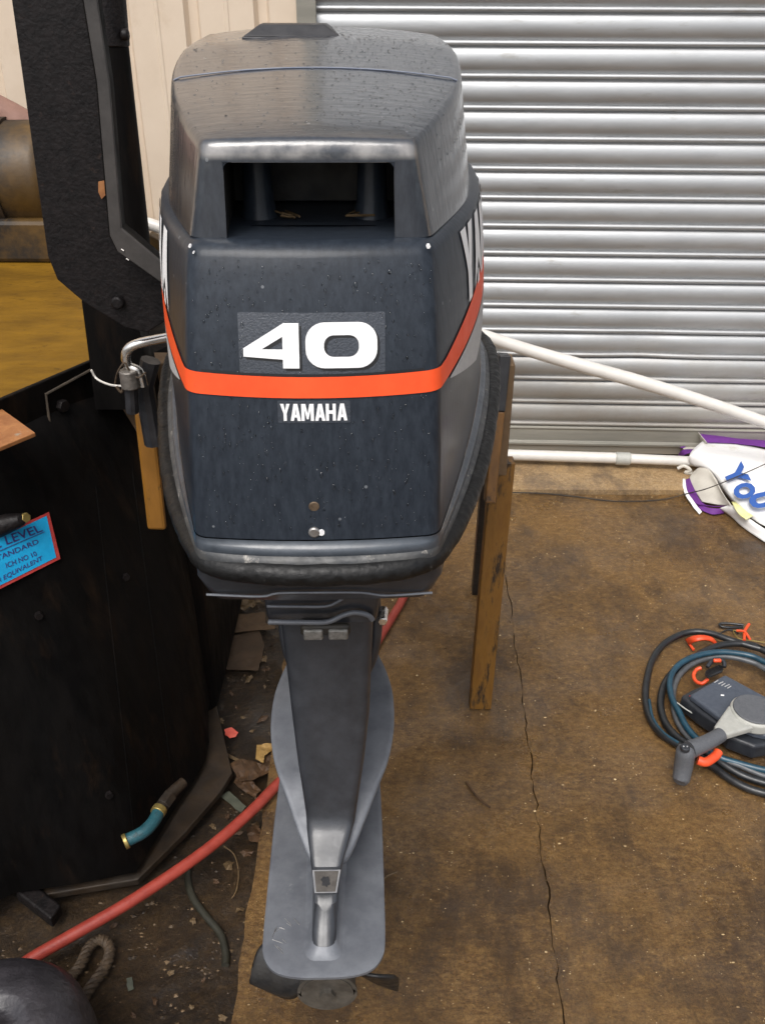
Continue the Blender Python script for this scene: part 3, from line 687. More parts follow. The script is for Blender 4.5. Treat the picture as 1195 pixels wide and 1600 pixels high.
# bracket face with ribs
def housing_section(z, ya, hw, hf, yf, cx=0.0, r=.010):
    half = [(0, ya), ((hw-min(r, hw*(.45 if z > .362 else .8)))*.5, ya)]
    for i in range(6): 
        a = i/5*math.pi/2; rr = min(r, hw*(.45 if z > .362 else .8)); half.append((hw-rr+rr*math.sin(a), ya+rr-rr*math.cos(a)))
    half += [(lerp(hw, hf, .5), lerp(ya, yf, .35)), (hf, lerp(ya, yf, .62)), (hf*.9, lerp(ya, yf, .82)), (hf*.5, yf-.004), (0, yf)]
    return [Vector((cx+a, b, z)) for a, b in half + [(-a, b) for a, b in reversed(half[1:-1])]]
v, f = loft([housing_section(.795, -.205, .060, .066, .16, -.004), housing_section(.742, -.205, .058, .066, .16, -.005, .006), housing_section(.716, -.200, .0565, .064, .16, -.006, .006), housing_section(.706, -.196, .055, .062, .16, -.006, .006), housing_section(.694, -.165, .050, .055, .15, -.006)])
mesh('swivel_bracket', v, f, M_low, mot, angle=35)
tube('bracket_rib', [(-.0600, -.2065, .7350), (-.03, -.2075, .7350), (-.002, -.2075, .7350), (.010, -.2075, .7400), (.020, -.2075, .7480)], .0016, M_lowlit, mot, sm=5, seg=8)  # ribs in the lightened paint, their highlights put into the colour
tube('bracket_rib', [(-.0600, -.2060, .7150), (-.03, -.2070, .7150), (-.001, -.2070, .7150), (.016, -.2070, .7235), (.028, -.2070, .7265), (.040, -.206, .7225), (.045, -.204, .7150)], .0028, M_lowlit, mot, sm=5, seg=8)
mesh('latch_recess', *boxv(-.0285, .0225, -.204, -.196, .6935, .7075), M_duct, mot, bevel=.004, segs=3)
for a, b in ((-.0255, -.0055), (.0000, .0200)):
    mesh('latch_plate', *boxv(a, b, -.2065, -.198, .6905, .7035), mat('bare_alloy', (.16, .155, .14), (.3, .29, .27), 160, (.35, .6), .5, .4), mot, bevel=.002)
secs = [(.705, -.158, .0520, .058, .14, -.006), (.66, -.160, .0495, .056, .13, -.0035), (.61, -.170, .0465, .053, .12, -.0028), (.56, -.179, .0440, .050, .115, -.0022),
        (.50, -.192, .0385, .046, .11, -.003), (.455, -.202, .0330, .042, .105, -.0038), (.432, -.208, .0302, .040, .10, -.0042), (.422, -.2125, .0290, .039, .10, -.0045),
        (.414, -.2230, .0265, .034, .10, -.006), (.406, -.2390, .0222, .029, .09, -.0075), (.3985, -.2520, .0188, .025, .08, -.0085), (.383, -.2600, .0160, .022, .07, -.0095),
        (.3700, -.2670, .0135, .0195, .06, -.0102), (.3665, -.2770, .0130, .019, .05, -.0106), (.361, -.2820, .0128, .0185, .05, -.0108), (.349, -.3000, .0133, .019, .05, -.0112),
        (.3400, -.3120, .0140, .0200, .05, -.0116), (.3310, -.3150, .0142, .0200, .05, -.012)]
fil = [(.3430, -.3070, .0136, .0192, .05, -.0114), (.3392, -.3130, .0148, .0208, .05, -.0116), (.3362, -.3172, .0166, .0230, .055, -.0118), (.3342, -.3210, .0188, .0255, .06, -.012), (.3326, -.3250, .0215, .0285, .065, -.012), (.3318, -.3275, .0235, .0310, .07, -.012)]
v, f = loft([housing_section(*q, r=.013) for q in fil], False, False); mesh('housing_fillet', v, f, M_lowlit, mot, angle=80)
v, f = loft([housing_section(*s, r=.011) for s in secs]); mesh('drive_housing', v, f, M_low, mot, angle=32)
# oval mount covers each side with bolt
for s in (1, -1):
    path = [(s*.050-.004, -.055, .675), (s*.0535-.004, -.06, .64), (s*.0545-.004, -.068, .595), (s*.050-.004, -.075, .56), (s*.042-.004, -.08, .53)]
    tube('mount_cover', path, [.004, .007, .008, .007, .003], M_low, mot, sm=4, seg=12)
mesh('bolt', *tubev([(.058, -.095, .628), (.060, -.070, .628)], .006, 6), M_chrome, mot, bevel=.001)
# splash plate
spl = [(.0, .11), (.04, .095), (.064, .04), (.0765, -.010), (.0795, -.045), (.0790, -.078), (.0745, -.109), (.0665, -.138), (.0480, -.181), (.0265, -.226), (.014, -.236), (0, -.226)]
spl = cat2(spl, 4); L = spl + [(-a, b) for a, b in reversed(spl[1:-1])]
def splash_z(y): return float(np.interp(y, [-.24, -.20, -.15, -.05, .1], [.384, .408, .434, .457, .466]))
def plate_mesh(L, zf, th, crown, cxf):
    """crowned plate with real thickness, rings shrinking towards the centre line"""
    def rg(k, dz):
        out = []
        for a, b in L:
            x = a*k; yy = -.1+(b+.1)*k; out.append((cxf(yy)+x, yy, zf(yy)+dz-crown*(abs(x)/.08)**2))
        return out
    R_ = [rg(.02, 0), rg(.2, 0), rg(.4, 0), rg(.6, 0), rg(.8, 0), rg(.93, 0), rg(.978, 0), rg(1, -.0012), rg(1, -th+.001), rg(.975, -th), rg(.7, -th), rg(.4, -th), rg(.02, -th)]
    return loft(R_)
v, f = plate_mesh(L, splash_z, .006, .003, lambda y: lerp(-.0042, -.0070, min(1, max(0, (-y)/.24)))); mesh('splash_plate', v, f, M_lowlit, mot, angle=50)
cav = [(0, -.343), (.022, -.3425), (.042, -.339), (.056, -.332), (.0655, -.319), (.0695, -.300), (.0702, -.24), (.0702, -.15), (.069, -.07), (.066, .02), (.058, .08), (.03, .12), (0, .13)]
cav = cat2(cav, 4); L = cav + [(-a, b) for a, b in reversed(cav[1:-1])]
v, f = plate_mesh(L, lambda y: .333, .006, .003, lambda y: -.0122); mesh('cavitation_plate', v, f, M_lowlit, mot, angle=50)
random.seed(9)
for _ in range(11):
    x0, y0 = random.uniform(-.072, -.045), random.uniform(-.315, -.265); an = random.uniform(-.9, -.2)+(math.pi/2 if random.random() < .3 else 0); L_ = random.uniform(.006, .016)
    zt = lambda x: .333-.003*((x+.0122)/.08)**2+.0003
    mesh('scratch', *tubev([(x0, y0, zt(x0)), (x0+L_*math.cos(an), y0+L_*math.sin(an), zt(x0+L_*math.cos(an)))], .00035, 4), M_steel, mot)
# trim tab badge near the tail of the housing: frame, worn plate, perished mark
def quadplate(name, P, m, lift, n_=None):
    v = [Vector(p) for p in P]; nrm = (v[1]-v[0]).cross(v[3]-v[0]).normalized()
    if nrm.y > 0: nrm = -nrm
    v2, f2 = prism([p+nrm*(lift-.001) for p in v], nrm*.001); return mesh(name, v2, f2, m, mot, smooth=False)
def hpt(t, sx):  # point on the sloping tail face, t 0..1 down the badge
    z = lerp(.3965, .3712, t); ya = lerp(-.2533, -.2665, t); hw = lerp(.0175, .0135, t); return (lerp(-.0088, -.0101, t)+sx*hw, ya, z)
bp_ = quadplate('badge', [hpt(.02, -.93), hpt(.02, .93), hpt(.96, .93), hpt(.96, -.93)], mat('badge_edge', (.20, .20, .22), (.3, .3, .3), 60, (.3, .5), .3), .0012)
quadplate('badge_face', [hpt(.06, -.8), hpt(.06, .8), hpt(.90, .78), hpt(.90, -.78)], mat('badge_brown', (.055, .048, .042), (.095, .085, .075), 80, (.5, .7), 0, .3), .0019)
bl = []
for i in range(18):
    a = 2*math.pi*i/18; r = .55+.30*mnoise.noise(Vector((math.cos(a)*2.3, math.sin(a)*2.3, 1.7))); t = .48-.5*r*math.sin(a)*.75; sx = .62*r*math.cos(a)
    p = hpt(t, sx); bl.append((p[0], p[1]-.0018, p[2]+.001))
mesh('badge_mark', *prism(bl, (0, -.0006, .0004)), M_black, mot, smooth=False)
# gearcase, strut, skeg
v, f = tubev([(-.012, .20, .226), (-.012, .17, .226), (-.012, .11, .226), (-.012, -.02, .226), (-.012, -.14, .226), (-.012, -.205, .226)], [.006, .030, .042, .045, .044, .037], 24)
mesh('gearcase', v, f, M_low, mot, angle=50)
v, f = loft([[Vector((-.012+sx*w, y, z)) for sx, w, y in ((0, 0, -.23), (1, .018, -.17), (1, .024, -.05), (1, .012, .08), (0, 0, .12), (-1, .012, .08), (-1, .024, -.05), (-1, .018, -.17))] for z in (.25, .33)])
mesh('strut', v, f, M_low, mot, angle=60)
v, f = prism([(-.015, .12, .20), (-.015, -.12, .20), (-.015, -.10, .035), (-.015, .0, .03)], (.006, 0, 0)); mesh('skeg', v, f, M_low, mot, bevel=.002)
# propeller > hub, blades
pc = Vector((-.012, -.245, .212))
hub, f = tubev([pc+Vector((0, .04, 0)), pc+Vector((0, -.032, 0)), pc+Vector((0, -.042, 0)), pc+Vector((0, -.043, 0)), pc+Vector((0, -.03, 0))], [.034, .034, .0365, .032, .030], 28)
prop = mesh('propeller', hub, f, M_hub, mot, angle=40)
mesh('prop_nut', *tubev([pc+Vector((0, -.01, 0)), pc+Vector((0, -.048, 0))], .010, 6), M_hub, prop)
def blade(ang, pitch=rad(24)):
    Vb = []; Rn, Cn = 16, 10; ax = Vector((0, 1, 0)); rd = Vector((math.cos(ang), 0, math.sin(ang))); tg = ax.cross(rd)
    for i in range(Rn+1):
        t = i/Rn; r = lerp(.028, .110, t); ch = .043*math.sqrt(max(0.0, 1-((t-.52)/.485)**2))
        ch = max(ch, .016 if t < .3 else .006); pa = lerp(rad(58), pitch, t)
        for j in range(Cn+1):
            s = lerp(-1, 1, j/Cn); c = s*ch; Vb.append(pc+rd*(r-.012*s*s*t)+tg*(c*math.cos(pa))+ax*(c*math.sin(pa)*.8+.008*(s*s)))
    Fb = [(i*(Cn+1)+j, i*(Cn+1)+j+1, (i+1)*(Cn+1)+j+1, (i+1)*(Cn+1)+j) for i in range(Rn) for j in range(Cn)]
    return mesh('blade', Vb, Fb, M_prop, prop, solid=.004, angle=60)
for a in (203, 323, 83): blade(rad(a))
# front clamp bracket (steps on to the stand's crossbar) and tilt tube
mesh('clamp_bracket', *join(boxv(-.09, -.05, .20, .40, .52, .80), boxv(.04, .08, .20, .40, .52, .80), boxv(-.09, .08, .17, .22, .60, .80)), M_low, mot, bevel=.008)
mesh('tilt_tube', *tubev([(-.12, .25, .80), (.11, .25, .80)], .018, 14), M_low, mot)
# chromed carry lever at the port side
tube('chrome_lever', [PY(233, 600, 1.16)-Vector(MO), PY(226, 578, 1.16)-Vector(MO), PY(209, 568, 1.16)-Vector(MO), PY(207, 548, 1.16)-Vector(MO), PY(220, 536, 1.16)-Vector(MO), PY(258, 527, 1.17)-Vector(MO), PY(300, 520, 1.18)-Vector(MO)],
     .0068, M_chrome, mot, sm=6, seg=12)
c0 = PY(212, 590, 1.155)-Vector(MO); mesh('lever_collar', *tubev([c0+Vector((0, 0, -.012)), c0+Vector((0, 0, .014))], .013, 14), mat('collar_grimy', (.10, .09, .08), (.2, .18, .16), 60, (.4, .6), .4, .4), mot, bevel=.002)
c1 = PY(216, 640, 1.16)-Vector(MO); mesh('clamp_screw', *tubev([c0+Vector((0, 0, -.01)), c1], .009, 10), M_black, mot)
mesh('lever_arm', *tubev([PY(245, 560, 1.19)-Vector(MO), PY(235, 600, 1.19)-Vector(MO), PY(250, 690, 1.19)-Vector(MO)], .014, 10), M_black, mot)

# ================================================================== MOTOR STAND
stand = root('motor_stand', (-.09, 1.36, 0), 0, 'yellow and black painted steel stand behind the outboard motor', 'stand')
def wb(name, P0, P1, w, d, m, par=stand, bevel=.002, ax=Vector((1, 0, 0))):
    """square bar between two points"""
    P0, P1 = Vector(P0), Vector(P1); t = (P1-P0).normalized(); b = t.cross(ax).normalized(); a = b.cross(t).normalized()
    r = [[p+a*sx*w/2+b*sy*d/2 for sx, sy in ((-1, -1), (1, -1), (1, 1), (-1, 1))] for p in (P0, P1)]
    v, f = loft(r); return mesh(name, v, f, m, par, True, smooth=False, bevel=bevel)
wb('crossbar', (-.43, 1.37, .65), (.21, 1.37, .65), .05, .20, mat('stand_board', (.10, .06, .03), (.16, .10, .05), 20, (.6, .8), 0, .3), ax=Vector((0, 1, 0)))
ft = PZ(750, 1107, 0); tp = PY(784, 722, 1.43)
wb('leg', (ft.x, ft.y+.012, 0), (tp.x, tp.y, tp.z+.006), .043, .034, M_yellowblk)
wb('leg', (-.385, 1.385, -.04), (-.39, 1.43, .55), .043, .034, M_yellow)
wb('leg', (.235, 1.78, 0), (.20, 1.46, .58), .035, .03, M_black); wb('leg', (-.40, 1.78, -.04), (-.38, 1.46, .58), .035, .03, M_black)
a = PY(787, 560, 1.36); b = PY(765, 782, 1.30)
wb('side_bar', PY(787, 553, 1.36), PY(778, 640, 1.34), .0185, .035, M_black); wb('side_bar', PY(778, 641, 1.34), PY(764, 783, 1.30), .0175, .032, M_rustbar)
wb('side_bar', PY(226, 640, 1.22), PY(246, 826, 1.22), .030, .012, M_yellow, bevel=.005); wb('side_bar', PY(222, 596, 1.222), PY(226, 639, 1.222), .030, .012, M_black)

# ================================================================== BLACK MACHINE at the left
mc = root('industrial_machine', (-.55, 1.25, 0), 0, 'large rusty black machine with ochre tank top and upright posts', 'machine')
def wp(name, pts, vec, m, bevel=0, parent=mc, smooth=False): return mesh(name, *prism(pts, vec), m, parent, True, smooth=smooth, bevel=bevel)
# ochre topped tank
TZ = .75
tA = Vector((-.90, .55, TZ)); tB = PZ(148, 569, TZ); tA = tB+(PZ(0, 633, TZ)-tB)*3.4; tC = Vector((-.60, 2.02, TZ)); tD = Vector((-1.6, 2.1, TZ)); tE = Vector((-1.7, 1.0, TZ))
poly = [tA, tB, tC, tD, tE]
wp('tank_top', [p+Vector((0, 0, -.004)) for p in poly], (0, 0, .004), M_ochre)
body = [Vector((p.x-.004, p.y+.004, .02)) for p in poly]; wp('tank', body, (0, 0, TZ-.026), M_tar)
# raised black rim along the tank edge
e = (tB-tA).normalized(); nrm = Vector((e.y, -e.x, 0)); 
wp('rim_plate', [tA+nrm*.002+Vector((0, 0, -.10)), tB+nrm*.002+e*.01+Vector((0, 0, -.10)), tB+nrm*.002+e*.01+Vector((0, 0, .012)), tA+nrm*.002+Vector((0, 0, .012))], nrm*.008, M_tar, .002)
bq = PY(88, 634, 1.2); bq = tA+e*((Vector((bq.x, bq.y, 0))-Vector((tA.x, tA.y, 0))).dot(e))
# bolt on rim
def on_plane(u, v, p0, nr): d = ray(u, v); t = (p0-CP).dot(nr)/d.dot(nr); return CP+d*t
q = on_plane(95, 633, tB+nrm*.010, nrm); mesh('bolt', *tubev([q, q+nrm*.010], .010, 6), M_tarwet, mc, True, bevel=.001)
# angle bracket outline on rim
p1, p2, p3 = on_plane(72, 616, tB+nrm*.012, nrm), on_plane(142, 578, tB+nrm*.012, nrm), on_plane(78, 660, tB+nrm*.012, nrm)
tube('welded_strip', [p3, p1, p2], .0022, mat('dull_edge', (.05, .04, .03), (.09, .07, .05), 40, (.5, .7)), mc, True, seg=6)
# brown corner plate
wp('corner_plate', [PZ(-40, 625, .742), PZ(0, 641, .742), PZ(57, 682, .742), PZ(0, 706, .742), PZ(-60, 720, .742)], (0, 0, .006), M_rustor, .001)
# dark housing behind, vertical drum, lower guard
mesh('rear_housing', *boxv(-1.5, -.335, 1.36, 2.0, -.03, .70), M_tar, mc, True, smooth=False, bevel=.03, segs=4)
from mathutils.bvhtree import BVHTree
g0, g1 = PZ(215, 1370, 0), PZ(30, 1421, -.03)
gb = [Vector((-.95, .70, 0)), Vector((-.70, .84, 0)), Vector((g1.x, g1.y, 0)), Vector((g1.x*.5+g0.x*.5, g1.y*.5+g0.y*.5-.004, 0)), Vector((g0.x, g0.y, 0)), PZ(246, 1318, 0), PZ(276, 1268, 0), PZ(305, 1226, 0), PZ(322, 1196, 0), PZ(328, 1168, 0), PZ(326, 1120, 0), Vector((-.36, 1.6, 0)), Vector((-1.2, 1.6, 0))]
tt = [tA, tA+e*.2, tB-e*.42, tB-e*.30, tB-e*.18, tB-e*.10, tB-e*.04, tB+Vector((.005, .012, 0)), tB+Vector((.03, .035, 0)), tB+Vector((.06, .07, 0)), tB+Vector((.085, .12, 0)), Vector((-.36, 1.66, 0)), Vector((-1.2, 1.9, 0))]
tt = [Vector((p.x, p.y, .735)) for p in tt]
body_rings = []
for i in range(9):
    t = i/8; k = t**1.35
    body_rings.append([a_.lerp(b_, k)*1 + Vector((0, 0, lerp(.012, .735, t)-lerp(a_.z, b_.z, k))) for a_, b_ in zip(gb, tt)])
mesh('front_casing', *loft(body_rings), M_tar, mc, True, angle=75)
bv, bf = loft(body_rings); CAS = BVHTree.FromPolygons([tuple(q) for q in bv], bf)
def hit(u, w):
    d = ray(u, w).normalized(); return CAS.ray_cast(CP, d)[0]
for (a_, b_) in (((216, 1362), (150, 760)), ((275, 1262), (205, 720))):     # weld seams running up the casing
    sp = [hit(lerp(a_[0], b_[0], i/14), lerp(a_[1], b_[1], i/14)) for i in range(15)]
    mesh('weld_seam', *tubev([p for p in sp if p], .0012, 6), M_tar, mc, True)
for (u, w) in ((60, 960), (196, 900), (170, 1240)):
    p = hit(u, w)
    if p: mesh('bolt', *tubev([p, p+Vector((.004, -.006, 0))], .006, 6), M_tarwet, mc, True)
# oil level label on the tank side
h0, h1, h2 = hit(4, 900), hit(86, 868), hit(66, 808)
nl = (h1-h0).cross(h2-h0).normalized(); nl = nl if nl.y < 0 else -nl
nrm = nl; pl0 = h1+nl*.005
ul = (on_plane(72, 803, pl0, nl)-on_plane(0, 837, pl0, nl)).normalized()
Q = lambda u, v, k=0: on_plane(u, v, pl0+nl*k, nl)
lbl = mesh('label_plate', *prism([Q(-60, 864, -.002), Q(76, 800, -.002), Q(94, 873, -.002), Q(-60, 950, -.002)], nrm*.0022), M_labelred, mc, True, smooth=False)
mesh('label_face', *prism([Q(-58, 868, .0004), Q(73, 806, .0004), Q(88, 871, .0004), Q(-58, 944, .0004)], nrm*.0006), M_label, lbl, True, smooth=False)
def label_text(s, TL, TR, BR, BL, m=M_labelink, bold=.0, parent=lbl):
    tv, tf = text2d(s, bold); out = []
    for x, y in tv:
        a = (lerp(TL[0], TR[0], x), lerp(TL[1], TR[1], x)); b = (lerp(BL[0], BR[0], x), lerp(BL[1], BR[1], x))
        out.append(Q(lerp(b[0], a[0], y), lerp(b[1], a[1], y), .0016))
    mesh('label_print', out, tf, m, parent, True, smooth=False)
label_text('OIL LEVEL', (-33, 852), (61, 819), (68, 830), (-31, 868), bold=.01)
mesh('label_print', *tubev([Q(-50, 882, .0016), Q(70, 831, .0016)], .0006, 4), M_labelink, lbl, True)
label_text('USE STANDARD', (-38, 882), (59, 842), (62, 849), (-36, 891), bold=.01)
label_text('ICH NO 10', (9, 880), (56, 861), (59, 868), (11, 888), bold=.01)
label_text('OR EQUIVALENT', (-12, 908), (66, 868), (68, 876), (-11, 917), bold=.01)
# sight-glass fitting over the label
q0 = Q(20, 812, 0); mesh('sight_glass', *tubev([q0-ul*.03, q0+nrm*.012-ul*.012, q0+nrm*.03, q0+nrm*.034], [.016, .014, .009, .005], 12), M_tarwet, mc, True)
mesh('brass_nut', *tubev([q0+nrm*.022+ul*.004, q0+nrm*.034+ul*.006], .0075, 6), M_brass, mc, True, bevel=.001)
# rusty base plate with bright edge
bpz = -.004
wp('base_plate', [PZ(363, 1207, bpz), PZ(345, 1236, bpz), PZ(290, 1300, bpz), PZ(216, 1374, bpz), PZ(60, 1400, bpz), Vector((-.8, 1.1, bpz)), Vector((-.5, 1.5, bpz)), PZ(338, 1100, bpz)], (0, 0, -.014), M_rust, .002)
wp('foot', [PZ(28, 1408, -.02), PZ(60, 1396, -.02), PZ(100, 1428, -.02), PZ(84, 1452, -.02)], (0, 0, .025), M_tarwet, .004)
# brown skirt beside the drum
pts = [PZ(342, 935, -.03), PZ(349, 1010, -.03), PZ(343, 1065, -.03), PZ(328, 1115, -.03), PZ(330, 1190, -.03)]
rows = [[p+Vector((-.0, 0, 0)) for p in pts], [p+Vector((-.035, 0, .05)) for p in pts], [p+Vector((-.05, .01, .16)) for p in pts]]
mesh('skirt', *patch(rows, 4, 4), M_rust, mc, True, solid=.004)
# drain fitting with blue hose stub
z = .10
tube('drain_pipe', [PZ(287, 1222, z), PZ(268, 1240, z), PZ(252, 1262, z)], [.009, .010, .010], M_rust, mc, True, sm=3, seg=12)
mesh('pipe_union', *tubev([PZ(266, 1243, z), PZ(254, 1259, z)], .0128, 6), M_rust, mc, True, bevel=.001)
tube('hose_stub', [PZ(250, 1265, z), PZ(240, 1284, z), PZ(224, 1300, z), PZ(197, 1314, z-.003)], .0105, M_bluehose, mc, True, sm=4, seg=14)
for (a, b) in ((PZ(251, 1263, z), PZ(246, 1271, z)), (PZ(200, 1313, z-.002), PZ(194, 1316, z-.003))): mesh('hose_clip', *tubev([a, b], .0125, 14), M_brass, mc, True, bevel=.001)
# ochre drum on its side at far left
ax0, ax1 = Vector((-1.5, 2.05, .905)), Vector((-.70, 2.05, .905))
RR = .115
v, f = tubev([ax0, ax1-Vector((.03, 0, 0)), ax1-Vector((.008, 0, 0)), ax1], [RR, RR, RR-.01, RR-.03], 40); mesh('hopper_drum', v, f, M_ochredark, mc, True, angle=50)
mesh('hopper_band', *tubev([ax1-Vector((.16, 0, 0)), ax1-Vector((.10, 0, 0))], RR+.006, 40), M_rust, mc, True, angle=50)
mesh('hopper_base', *boxv(-1.5, -.66, 1.93, 2.3, TZ, .84), M_ochredark, mc, True, smooth=False, bevel=.01)
# channel post: broad web with pointed foot, lighter flange folding to the right
Y1 = 1.13
fw_ = .022
web = [PY(10, -60, Y1), PY(75, 400, Y1), PY(90, 437, Y1), PY(132, 473, Y1), PY(196, 512, Y1), PY(230, 520, Y1), PY(262, 500, Y1), PY(262, 420, Y1), PY(185, 380, Y1), PY(180, 355, Y1), PY(132, -60, Y1)]
wp('channel_web', web, (0, .012, 0), M_tarwet, .0015)
Yf = Y1-.030
fl_ = [PY(121, -60, Yf), PY(152, 130, Yf), PY(172, 368, Yf), PY(184, 393, Yf), PY(250, 440, Yf), PY(270, 452, Yf), PY(270, 424, Yf), PY(190, 357, Yf), PY(171, 130, Yf), PY(143, -60, Yf)]
wp('channel_flange', fl_, (0, .005, 0), M_flangegrey, .001)
wp('channel_return', [p+Vector((-.003, .006, 0)) for p in fl_], (0, .024, 0), M_tar)
mesh('rust_scar', *prism([PY(154, 284, Y1-.003), PY(166, 282, Y1-.003), PY(167, 303, Y1-.003), PY(159, 311, Y1-.003), PY(154, 300, Y1-.003)], (0, .002, 0)), M_rustor, mc, True, smooth=False)
q = PY(186, 471, Y1); mesh('bolt', *tubev([q, q+Vector((0, -.010, 0))], .0085, 14), M_tarwet, mc, True, bevel=.003, segs=3)
for _ in range(2):
    q = PY(random.uniform(172, 200), random.uniform(385, 430), Y1-.031); mesh('paint_chip', *tubev([q, q+Vector((.003, -.0006, -.002))], random.uniform(.0005, .0012), 5), M_steel, mc, True)
# round post behind with thicker sleeve
Y2 = 1.62
p0, p1, pm = PY(158, -60, Y2), PY(196, 560, Y2), PY(172, 72, Y2)
mesh('round_post', *tubev([PY(170, 60, Y2), PY(207, 372, Y2), Vector((-.47, Y2, .55))], .0305, 20), M_tar, mc, True)
mesh('post_sleeve', *tubev([p0, PY(170, 71, Y2)], .0335, 20), M_tarwet, mc, True, bevel=.002)
q = PY(190, 54, Y2-.02); mesh('bolt', *tubev([q, q+Vector((.012, 0, 0))], .009, 12), M_tarwet, mc, True, bevel=.003)
mesh('gusset', *prism([PY(128, 470, 1.3), PY(215, 500, 1.3), PY(245, 640, 1.3), PY(150, 640, 1.3)], (0, .05, 0)), M_tar, mc, True, smooth=False)
# bright split edge right of the post (cut timber / ochre strut)
wp('strut_end', [PY(232, 366, 1.7), PY(262, 382, 1.7), PY(290, 400, 1.7), PY(290, 440, 1.7), PY(240, 425, 1.7), PY(228, 395, 1.7)], (0, .03, 0), M_ochredark, .002)
# loose wire tie between post and lever
wire = root('wire_tie', PY(175, 600, 1.15), 0, 'thin pale wire looped between black post and chrome lever', 'wire')
tube('loop', [PY(143, 578, 1.2), PY(152, 592, 1.2), PY(172, 601, 1.17), PY(192, 603, 1.15), PY(206, 602, 1.145)], .0016, M_pole, wire, True, sm=6, seg=6)
tube('loop', [PY(180, 600, 1.15), PY(184, 582, 1.145), PY(195, 567, 1.145), PY(203, 580, 1.145), PY(216, 590, 1.14), PY(228, 582, 1.14)], .0013, M_rope, wire, True, sm=6, seg=6)
tube('loop', [PY(182, 604, 1.15), PY(190, 613, 1.15), PY(193, 606, 1.15), PY(200, 600, 1.15)], .0018, M_rope, wire, True, sm=6, seg=6)
# canvas roll at far left against the wall
cv = root('canvas_roll', (-1.0, 2.09, 1.02), 0, 'brown canvas bundle lying on top of the ochre drum', 'canvas')
tube('roll', [(-1.35, 2.09, 1.045), (-1.15, 2.09, 1.055), (-1.0, 2.09, 1.050), (-.86, 2.09, 1.035), (-.76, 2.10, .99)], [.045, .05, .048, .042, .035], M_pinkbrown, cv, True, sm=4, seg=14)

# ================================================================== hoses, rope and litter in the gutter
def solo_tube(name, path, r, m, label, cat, group=None, sm=5, seg=10):
    P = catmull(path, sm) if sm else [Vector(p) for p in path]
    if isinstance(r, (list, tuple)):
        rr = []
        for a, b in zip(r[:-1], r[1:]): rr += [a+(b-a)*i/sm for i in range(sm)]
        r = rr+[r[-1]]
    base = P[0].copy(); v, f = tubev([p-base for p in P], r, seg); o = mesh(name, v, f, m, angle=50); o.location = base
    tag(o, label, cat, group); return o
hr = .0098
solo_tube('hose', [PZ(-40, 1560, .004)] + [PZ(45, 1501, .004), PZ(110, 1463, .006), PZ(210, 1405, .010), PZ(320, 1330, .014), PZ(390, 1270, .018), PZ(434, 1225, .0125), PZ(480, 1180, .0105), PZ(540, 1095, .0105), PZ(585, 1010, .0105), PZ(612, 965, .0105), PZ(632, 930, .0105), PZ(660, 870, .0105), PZ(720, 800, .0105)], hr, M_redhose,
          'red rubber hose running across the gutter and behind the motor leg', 'hose', sm=6, seg=14)
GZ = -.040
solo_tube('thin_hose', [PZ(318, 1325, GZ), PZ(298, 1345, GZ), PZ(294, 1375, GZ), PZ(303, 1405, GZ), PZ(325, 1435, GZ), PZ(345, 1460, GZ), PZ(353, 1490, GZ), PZ(352, 1508, GZ)], .0062, mat('old_green_hose', (.018, .018, .012), (.034, .032, .022), 40, (.4, .6)), 'short dull green hose curled in the gutter earth', 'hose')
solo_tube('root_wire', [PZ(350, 1322, GZ), PZ(366, 1335, GZ), PZ(373, 1362, GZ), PZ(370, 1390, GZ), PZ(360, 1408, GZ)], .0014, M_leafpale, 'thin brown stalk curving beside the slab edge', 'stalk')
rp = root('rope', PZ(120, 1560, -.04), 0, 'old dirty rope looped on the ground beside the round black cover', 'rope')
pA = [PZ(70, 1590, -.032), PZ(100, 1540, -.032), PZ(125, 1510, -.03), PZ(140, 1480, -.03), PZ(158, 1468, -.028), PZ(172, 1482, -.028), PZ(165, 1510, -.03), PZ(140, 1545, -.03), PZ(118, 1580, -.032), PZ(95, 1620, -.032)]
P = catmull(pA, 14); 
for ph in range(3):
    q = []
    for i, p in enumerate(P):
        t = (P[min(i+1, len(P)-1)]-P[max(0, i-1)]).normalized(); s = Vector((-t.y, t.x, 0)); a = i*.55+ph*2.094
        q.append(p+(s*math.cos(a)+Vector((0, 0, 1))*math.sin(a))*.0045)
    v, f = tubev(q, .0048, 7); mesh('strand', v, f, M_rope, rp, True)
# crumpled litter pieces
def scrap(name, uv_, z, m, label, cat, amp=.006, group=None, solid=.0012):
    pts = [PZ(a, b, z) for a, b in uv_]; c = sum(pts, Vector())/len(pts)
    bm = bmesh.new(); vs_ = [bm.verts.new(p-c) for p in pts]; bm.faces.new(vs_)
    bmesh.ops.triangulate(bm, faces=bm.faces[:])
    for _ in range(2): bmesh.ops.subdivide_edges(bm, edges=bm.edges[:], cuts=1, use_grid_fill=True)
    for q in bm.verts:
        q.co.z += amp*(1+mnoise.noise(Vector((q.co.x*60+c.x*9, q.co.y*60+c.y*7, 3)))); q.co.x += .002*mnoise.noise(q.co*150)
    me = bpy.data.meshes.new(name); bm.to_mesh(me); bm.free(); me.materials.append(m)
    o = bpy.data.objects.new(name, me); COL.objects.link(o); o.location = c; tag(o, label, cat, group)
    s = o.modifiers.new('thickness', 'SOLIDIFY'); s.thickness = solid; return o
scrap('cardboard_scrap', [(362, 962), (414, 958), (416, 976), (430, 978), (430, 984), (404, 986), (363, 990)], -.030, M_card, 'flat torn piece of brown cardboard under the motor pan', 'cardboard', .002)
scrap('crumpled_paper', [(364, 938), (398, 936), (412, 950), (395, 955), (380, 960), (364, 952)], -.026, M_leafpale, 'crumpled tan paper just behind the torn cardboard', 'paper', .014)
